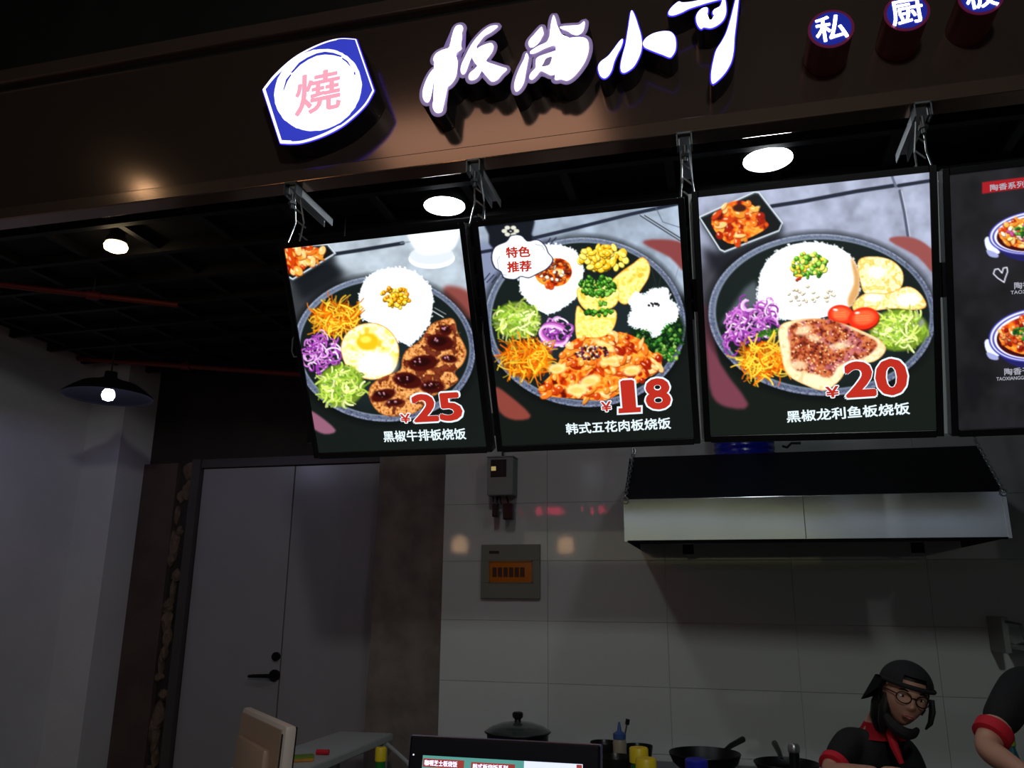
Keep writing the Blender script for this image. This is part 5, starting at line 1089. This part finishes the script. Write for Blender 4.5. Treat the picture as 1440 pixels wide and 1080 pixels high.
J = dict(hip=(.34, 3.12, .80), belly=(.37, 3.09, .93), chest=(.42, 3.05, 1.055), neck=tuple(PA_(1238, 1012, 3.02)), skull=tuple(hc),
         shl=tuple(PA_(1201, 1034, 3.02)), shr=tuple(PA_(1272, 1052, 3.10)), ell=tuple(PA_(1166, 1088, 2.88)), elr=tuple(PA_(1292, 1110, 3.0)), wrl=tuple(PA_(1236, 1088, 2.72)), wrr=tuple(PA_(1268, 1098, 2.76)),
         hdl=(.55, -.45, -.05), hdr=(-.2, -.9, -.1), thl=(.24, 3.12, .76), thr=(.44, 3.14, .76), knl=(.25, 3.06, .44), knr=(.45, 3.08, .44), anl=(.25, 3.14, .07), anr=(.45, 3.16, .07), foot=(0, -1, 0))
t, o_, HM, neck = person((.34, 3.12), J, '', head=dict(chin=chin, rot=hR, s=.86), sc=.86)
tag(t, 'person in black cap, glasses and black red-collared shirt working at the stove', 'person')
loc = lambda p: HM @ Vector(p)
for s_ in (-1, 1):
    e_ = bmesh.new(); bmesh.ops.create_icosphere(e_, subdivisions=3, radius=.0118, matrix=HM @ Matrix.Translation((s_*.031, -.0685, .112)) @ Matrix.Diagonal((1.15, 1, .52, 1))); MB().add(e_).build('eye', M['eyew'], t, smooth=True)
    e_ = bmesh.new(); bmesh.ops.create_icosphere(e_, subdivisions=2, radius=.0058, matrix=HM @ Matrix.Translation((s_*.031, -.0762, .112)) @ Matrix.Diagonal((1, 1, .85, 1))); MB().add(e_).build('iris', M['eyeb'], t, smooth=True)
    MB().tube([loc((s_*.016, -.088, .132)), loc((s_*.032, -.086, .137)), loc((s_*.048, -.076, .132))], [.0022, .003, .0016], 6).build('eyebrow', M['hair'], t)
    lens = [(s_*.032+.024*math.cos(a_)*(1), -.097+.010*abs(math.cos(a_))*(1 if s_*math.cos(a_) > 0 else -.2), .110+.019*math.sin(a_)) for a_ in np.linspace(0, 2*PI, 24, endpoint=False)]
    MB().tube([loc(p) for p in lens], .0019, 6, closed=True).build('glasses_rim', M['spec'], t)
    MB().tube([loc((s_*.055, -.090, .116)), loc((s_*.074, -.05, .118)), loc((s_*.077, .01, .112))], .0018, 6).build('glasses_temple', M['spec'], t)
MB().tube([loc((-.009, -.099, .114)), loc((0, -.104, .117)), loc((.009, -.099, .114))], .0018, 6).build('glasses_bridge', M['spec'], t)
mb = MB(); mb.tube([loc((-.022, -.084, .050)), loc((-.010, -.094, .0535)), loc((0, -.0955, .052)), loc((.010, -.094, .0535)), loc((.022, -.084, .050))], [.0015, .0035, .0032, .0035, .0015], 8)
mb.tube([loc((-.020, -.085, .048)), loc((0, -.094, .0445)), loc((.020, -.085, .048))], [.0015, .0042, .0015], 8); mb.build('lips', M['lip'], t, smooth=True)
# hair, cap worn backwards, face mask pulled under the chin
b2 = bmesh.new(); bmesh.ops.create_uvsphere(b2, u_segments=40, v_segments=26, radius=1)
dl = [v for v in b2.verts if (v.co.y < -.30 and v.co.z < .40) or v.co.z < -.62]
bmesh.ops.delete(b2, geom=dl, context='VERTS')
for v in b2.verts: v.co = Vector((v.co.x*.083, v.co.y*.102+.008, .118+v.co.z*.112))
bmesh.ops.solidify(b2, geom=b2.faces[:], thickness=.004); MB().add(b2, HM).build('hair', M['hair'], t, smooth=True)
MB().tube([loc((.082, -.03, .12)), loc((.090, -.035, .08)), loc((.088, -.04, .04)), loc((.078, -.035, .015))], [.008, .010, .008, .003], 8).build('hair_strand', M['hair'], t, smooth=True)
b2 = bmesh.new(); bmesh.ops.create_uvsphere(b2, u_segments=48, v_segments=30, radius=1)
dl = [v for v in b2.verts if v.co.z < .08-.10*v.co.y*0 or (v.co.y < -.55 and v.co.z < .50 and abs(v.co.x) < .42 and v.co.z > .24)]
bmesh.ops.delete(b2, geom=dl, context='VERTS')
for v in b2.verts: v.co = Vector((v.co.x*.091, v.co.y*.108+.004, .140+v.co.z*.090))
bmesh.ops.solidify(b2, geom=b2.faces[:], thickness=.004); cp = MB().add(b2, HM).build('cap', M['cloth'], t, smooth=True)
MB().tube([loc((.0915*math.sin(a_), -.1085*math.cos(a_)+.004, .149)) for a_ in np.linspace(-1.35, 1.35, 16)], .0065, 8).build('cap_strap', M['cloth'], cp, smooth=True)
b2 = bmesh.new(); R1 = []; R2 = []
for k in range(15):
    a_ = -1.0+2.0*k/14; R1.append(b2.verts.new((.086*math.sin(a_), .105*math.cos(a_)+.004, .146))); c_ = max(math.cos(a_*1.5), 0)**.5; R2.append(b2.verts.new((.082*math.sin(a_), .105*math.cos(a_)+.004+.034*max(c_, 0), .146-.100*max(c_, 0)-.006)))
for k in range(14): b2.faces.new((R1[k], R1[k+1], R2[k+1], R2[k]))
bmesh.ops.solidify(b2, geom=b2.faces[:], thickness=.004); MB().add(b2, HM @ Matrix.Rotation(.95, 4, 'Z')).build('cap_brim', M['cloth'], cp, smooth=True)
mk = MB(); mk.tube([loc((.058*math.sin(a_), -.072*math.cos(a_)-.005, -.012+.05*(1-math.cos(a_)))) for a_ in np.linspace(-1.4, .95, 18)], [.006+.013*math.cos(x_*1.0) for x_ in np.linspace(-1.4, 1.45, 18)], 10)
mk.build('pulled_down_mask', M['cloth'], t, smooth=True)
MB().tube([loc((-.050, .035, .10)), loc((-.052, .045, .05)), loc((-.045, .05, .0)), loc((-.035, .05, -.045))], [.030, .036, .036, .022], 14).build('hair_bun', M['hair'], t, smooth=True)
MB().tube([loc((-.060, -.012, .10)), loc((-.063, -.014, .05)), loc((-.056, -.012, .0)), loc((-.048, -.005, -.04))], [.014, .018, .018, .008], 12).build('hair_strand', M['hair'], t, smooth=True)
# red collar
nk = neck-Vector((0, 0, .012)); b2 = bmesh.new(); R1 = []; R2 = []
for k in range(22):
    a_ = 2*PI*k/22; ca, sa = math.cos(a_), math.sin(a_); R1.append(b2.verts.new((nk.x+.050*ca, nk.y+.047*sa, nk.z+.006))); ex_ = .028 if sa < -.3 else .008; R2.append(b2.verts.new((nk.x+(.066+ex_*.3)*ca, nk.y+(.062+ex_*.6)*sa, nk.z-.014-ex_)))
for k in range(22): b2.faces.new((R1[k], R1[(k+1) % 22], R2[(k+1) % 22], R2[k]))
bmesh.ops.solidify(b2, geom=b2.faces[:], thickness=.004); MB().add(b2).build('collar', M['red'], t, smooth=True)
pk = PA_(1258, 1048, 2.90)-o_; MB().tube([pk+Vector((-.012, .03, .05)), pk+Vector((-.002, 0, 0)), pk+Vector((.014, -.004, -.05))], [.008, .013, .008], 8).build('shirt_placket', M['red'], t, smooth=True)
bd = PA_(1272, 1060, 2.90)-o_; 

# second person, cut by the right edge
J = dict(hip=(1.08, 2.95, .88), belly=(1.07, 2.93, 1.0), chest=(1.05, 2.90, 1.17), neck=(1.07, 2.84, 1.42), skull=(1.08, 2.76, 1.52),
         shl=tuple(PA_(1440, 956, 2.78)), shr=(1.22, 2.86, 1.32), ell=tuple(PA_(1384, 1052, 2.64)), elr=(1.30, 2.70, 1.08), wrl=tuple(PA_(1446, 1092, 2.46)), wrr=(1.18, 2.5, 1.02),
         hdl=(.7, -.7, -.1), hdr=(-.4, -.9, -.1), thl=(.99, 2.95, .84), thr=(1.17, 2.95, .84), knl=(.99, 2.9, .46), knr=(1.17, 2.9, .46), anl=(.99, 2.96, .07), anr=(1.17, 2.96, .07), foot=(0, -1, 0))
hR2 = Matrix.Rotation(.1, 4, 'Z') @ Matrix.Rotation(.45, 4, 'X')
chin2 = Vector((1.085, 2.70, 1.44))
t, o_, HM, neck = person((1.08, 2.95), J, '', head=dict(chin=chin2, rot=hR2), sc=.92)
b2 = bmesh.new(); bmesh.ops.create_uvsphere(b2, u_segments=40, v_segments=26, radius=1)
bmesh.ops.delete(b2, geom=[v for v in b2.verts if (v.co.y < -.35 and v.co.z < .45) or v.co.z < -.4], context='VERTS')
for v in b2.verts: v.co = Vector((v.co.x*.082, v.co.y*.102+.006, .122+v.co.z*.112))
bmesh.ops.solidify(b2, geom=b2.faces[:], thickness=.004); MB().add(b2, HM).build('hair', M['hair'], t, smooth=True)
for s_ in (-1, 1):
    e_ = bmesh.new(); bmesh.ops.create_icosphere(e_, subdivisions=3, radius=.0118, matrix=HM @ Matrix.Translation((s_*.031, -.0685, .112)) @ Matrix.Diagonal((1.15, 1, .52, 1))); MB().add(e_).build('eye', M['eyew'], t, smooth=True)
    e_ = bmesh.new(); bmesh.ops.create_icosphere(e_, subdivisions=2, radius=.0058, matrix=HM @ Matrix.Translation((s_*.031, -.0762, .112)) @ Matrix.Diagonal((1, 1, .85, 1))); MB().add(e_).build('iris', M['eyeb'], t, smooth=True)
tag(t, 'person at the right edge in a black shirt with red cuff, arm bare', 'person')
# bottle behind the second person's arm
bottle(1421, 1036, 3.55, mat('lime_cap', (130, 160, 40), .4), mat('teal_bottle', (30, 90, 100), .3), 'small teal bottle with lime cap behind the bare arm at right', .014, .026, zbase=.86)
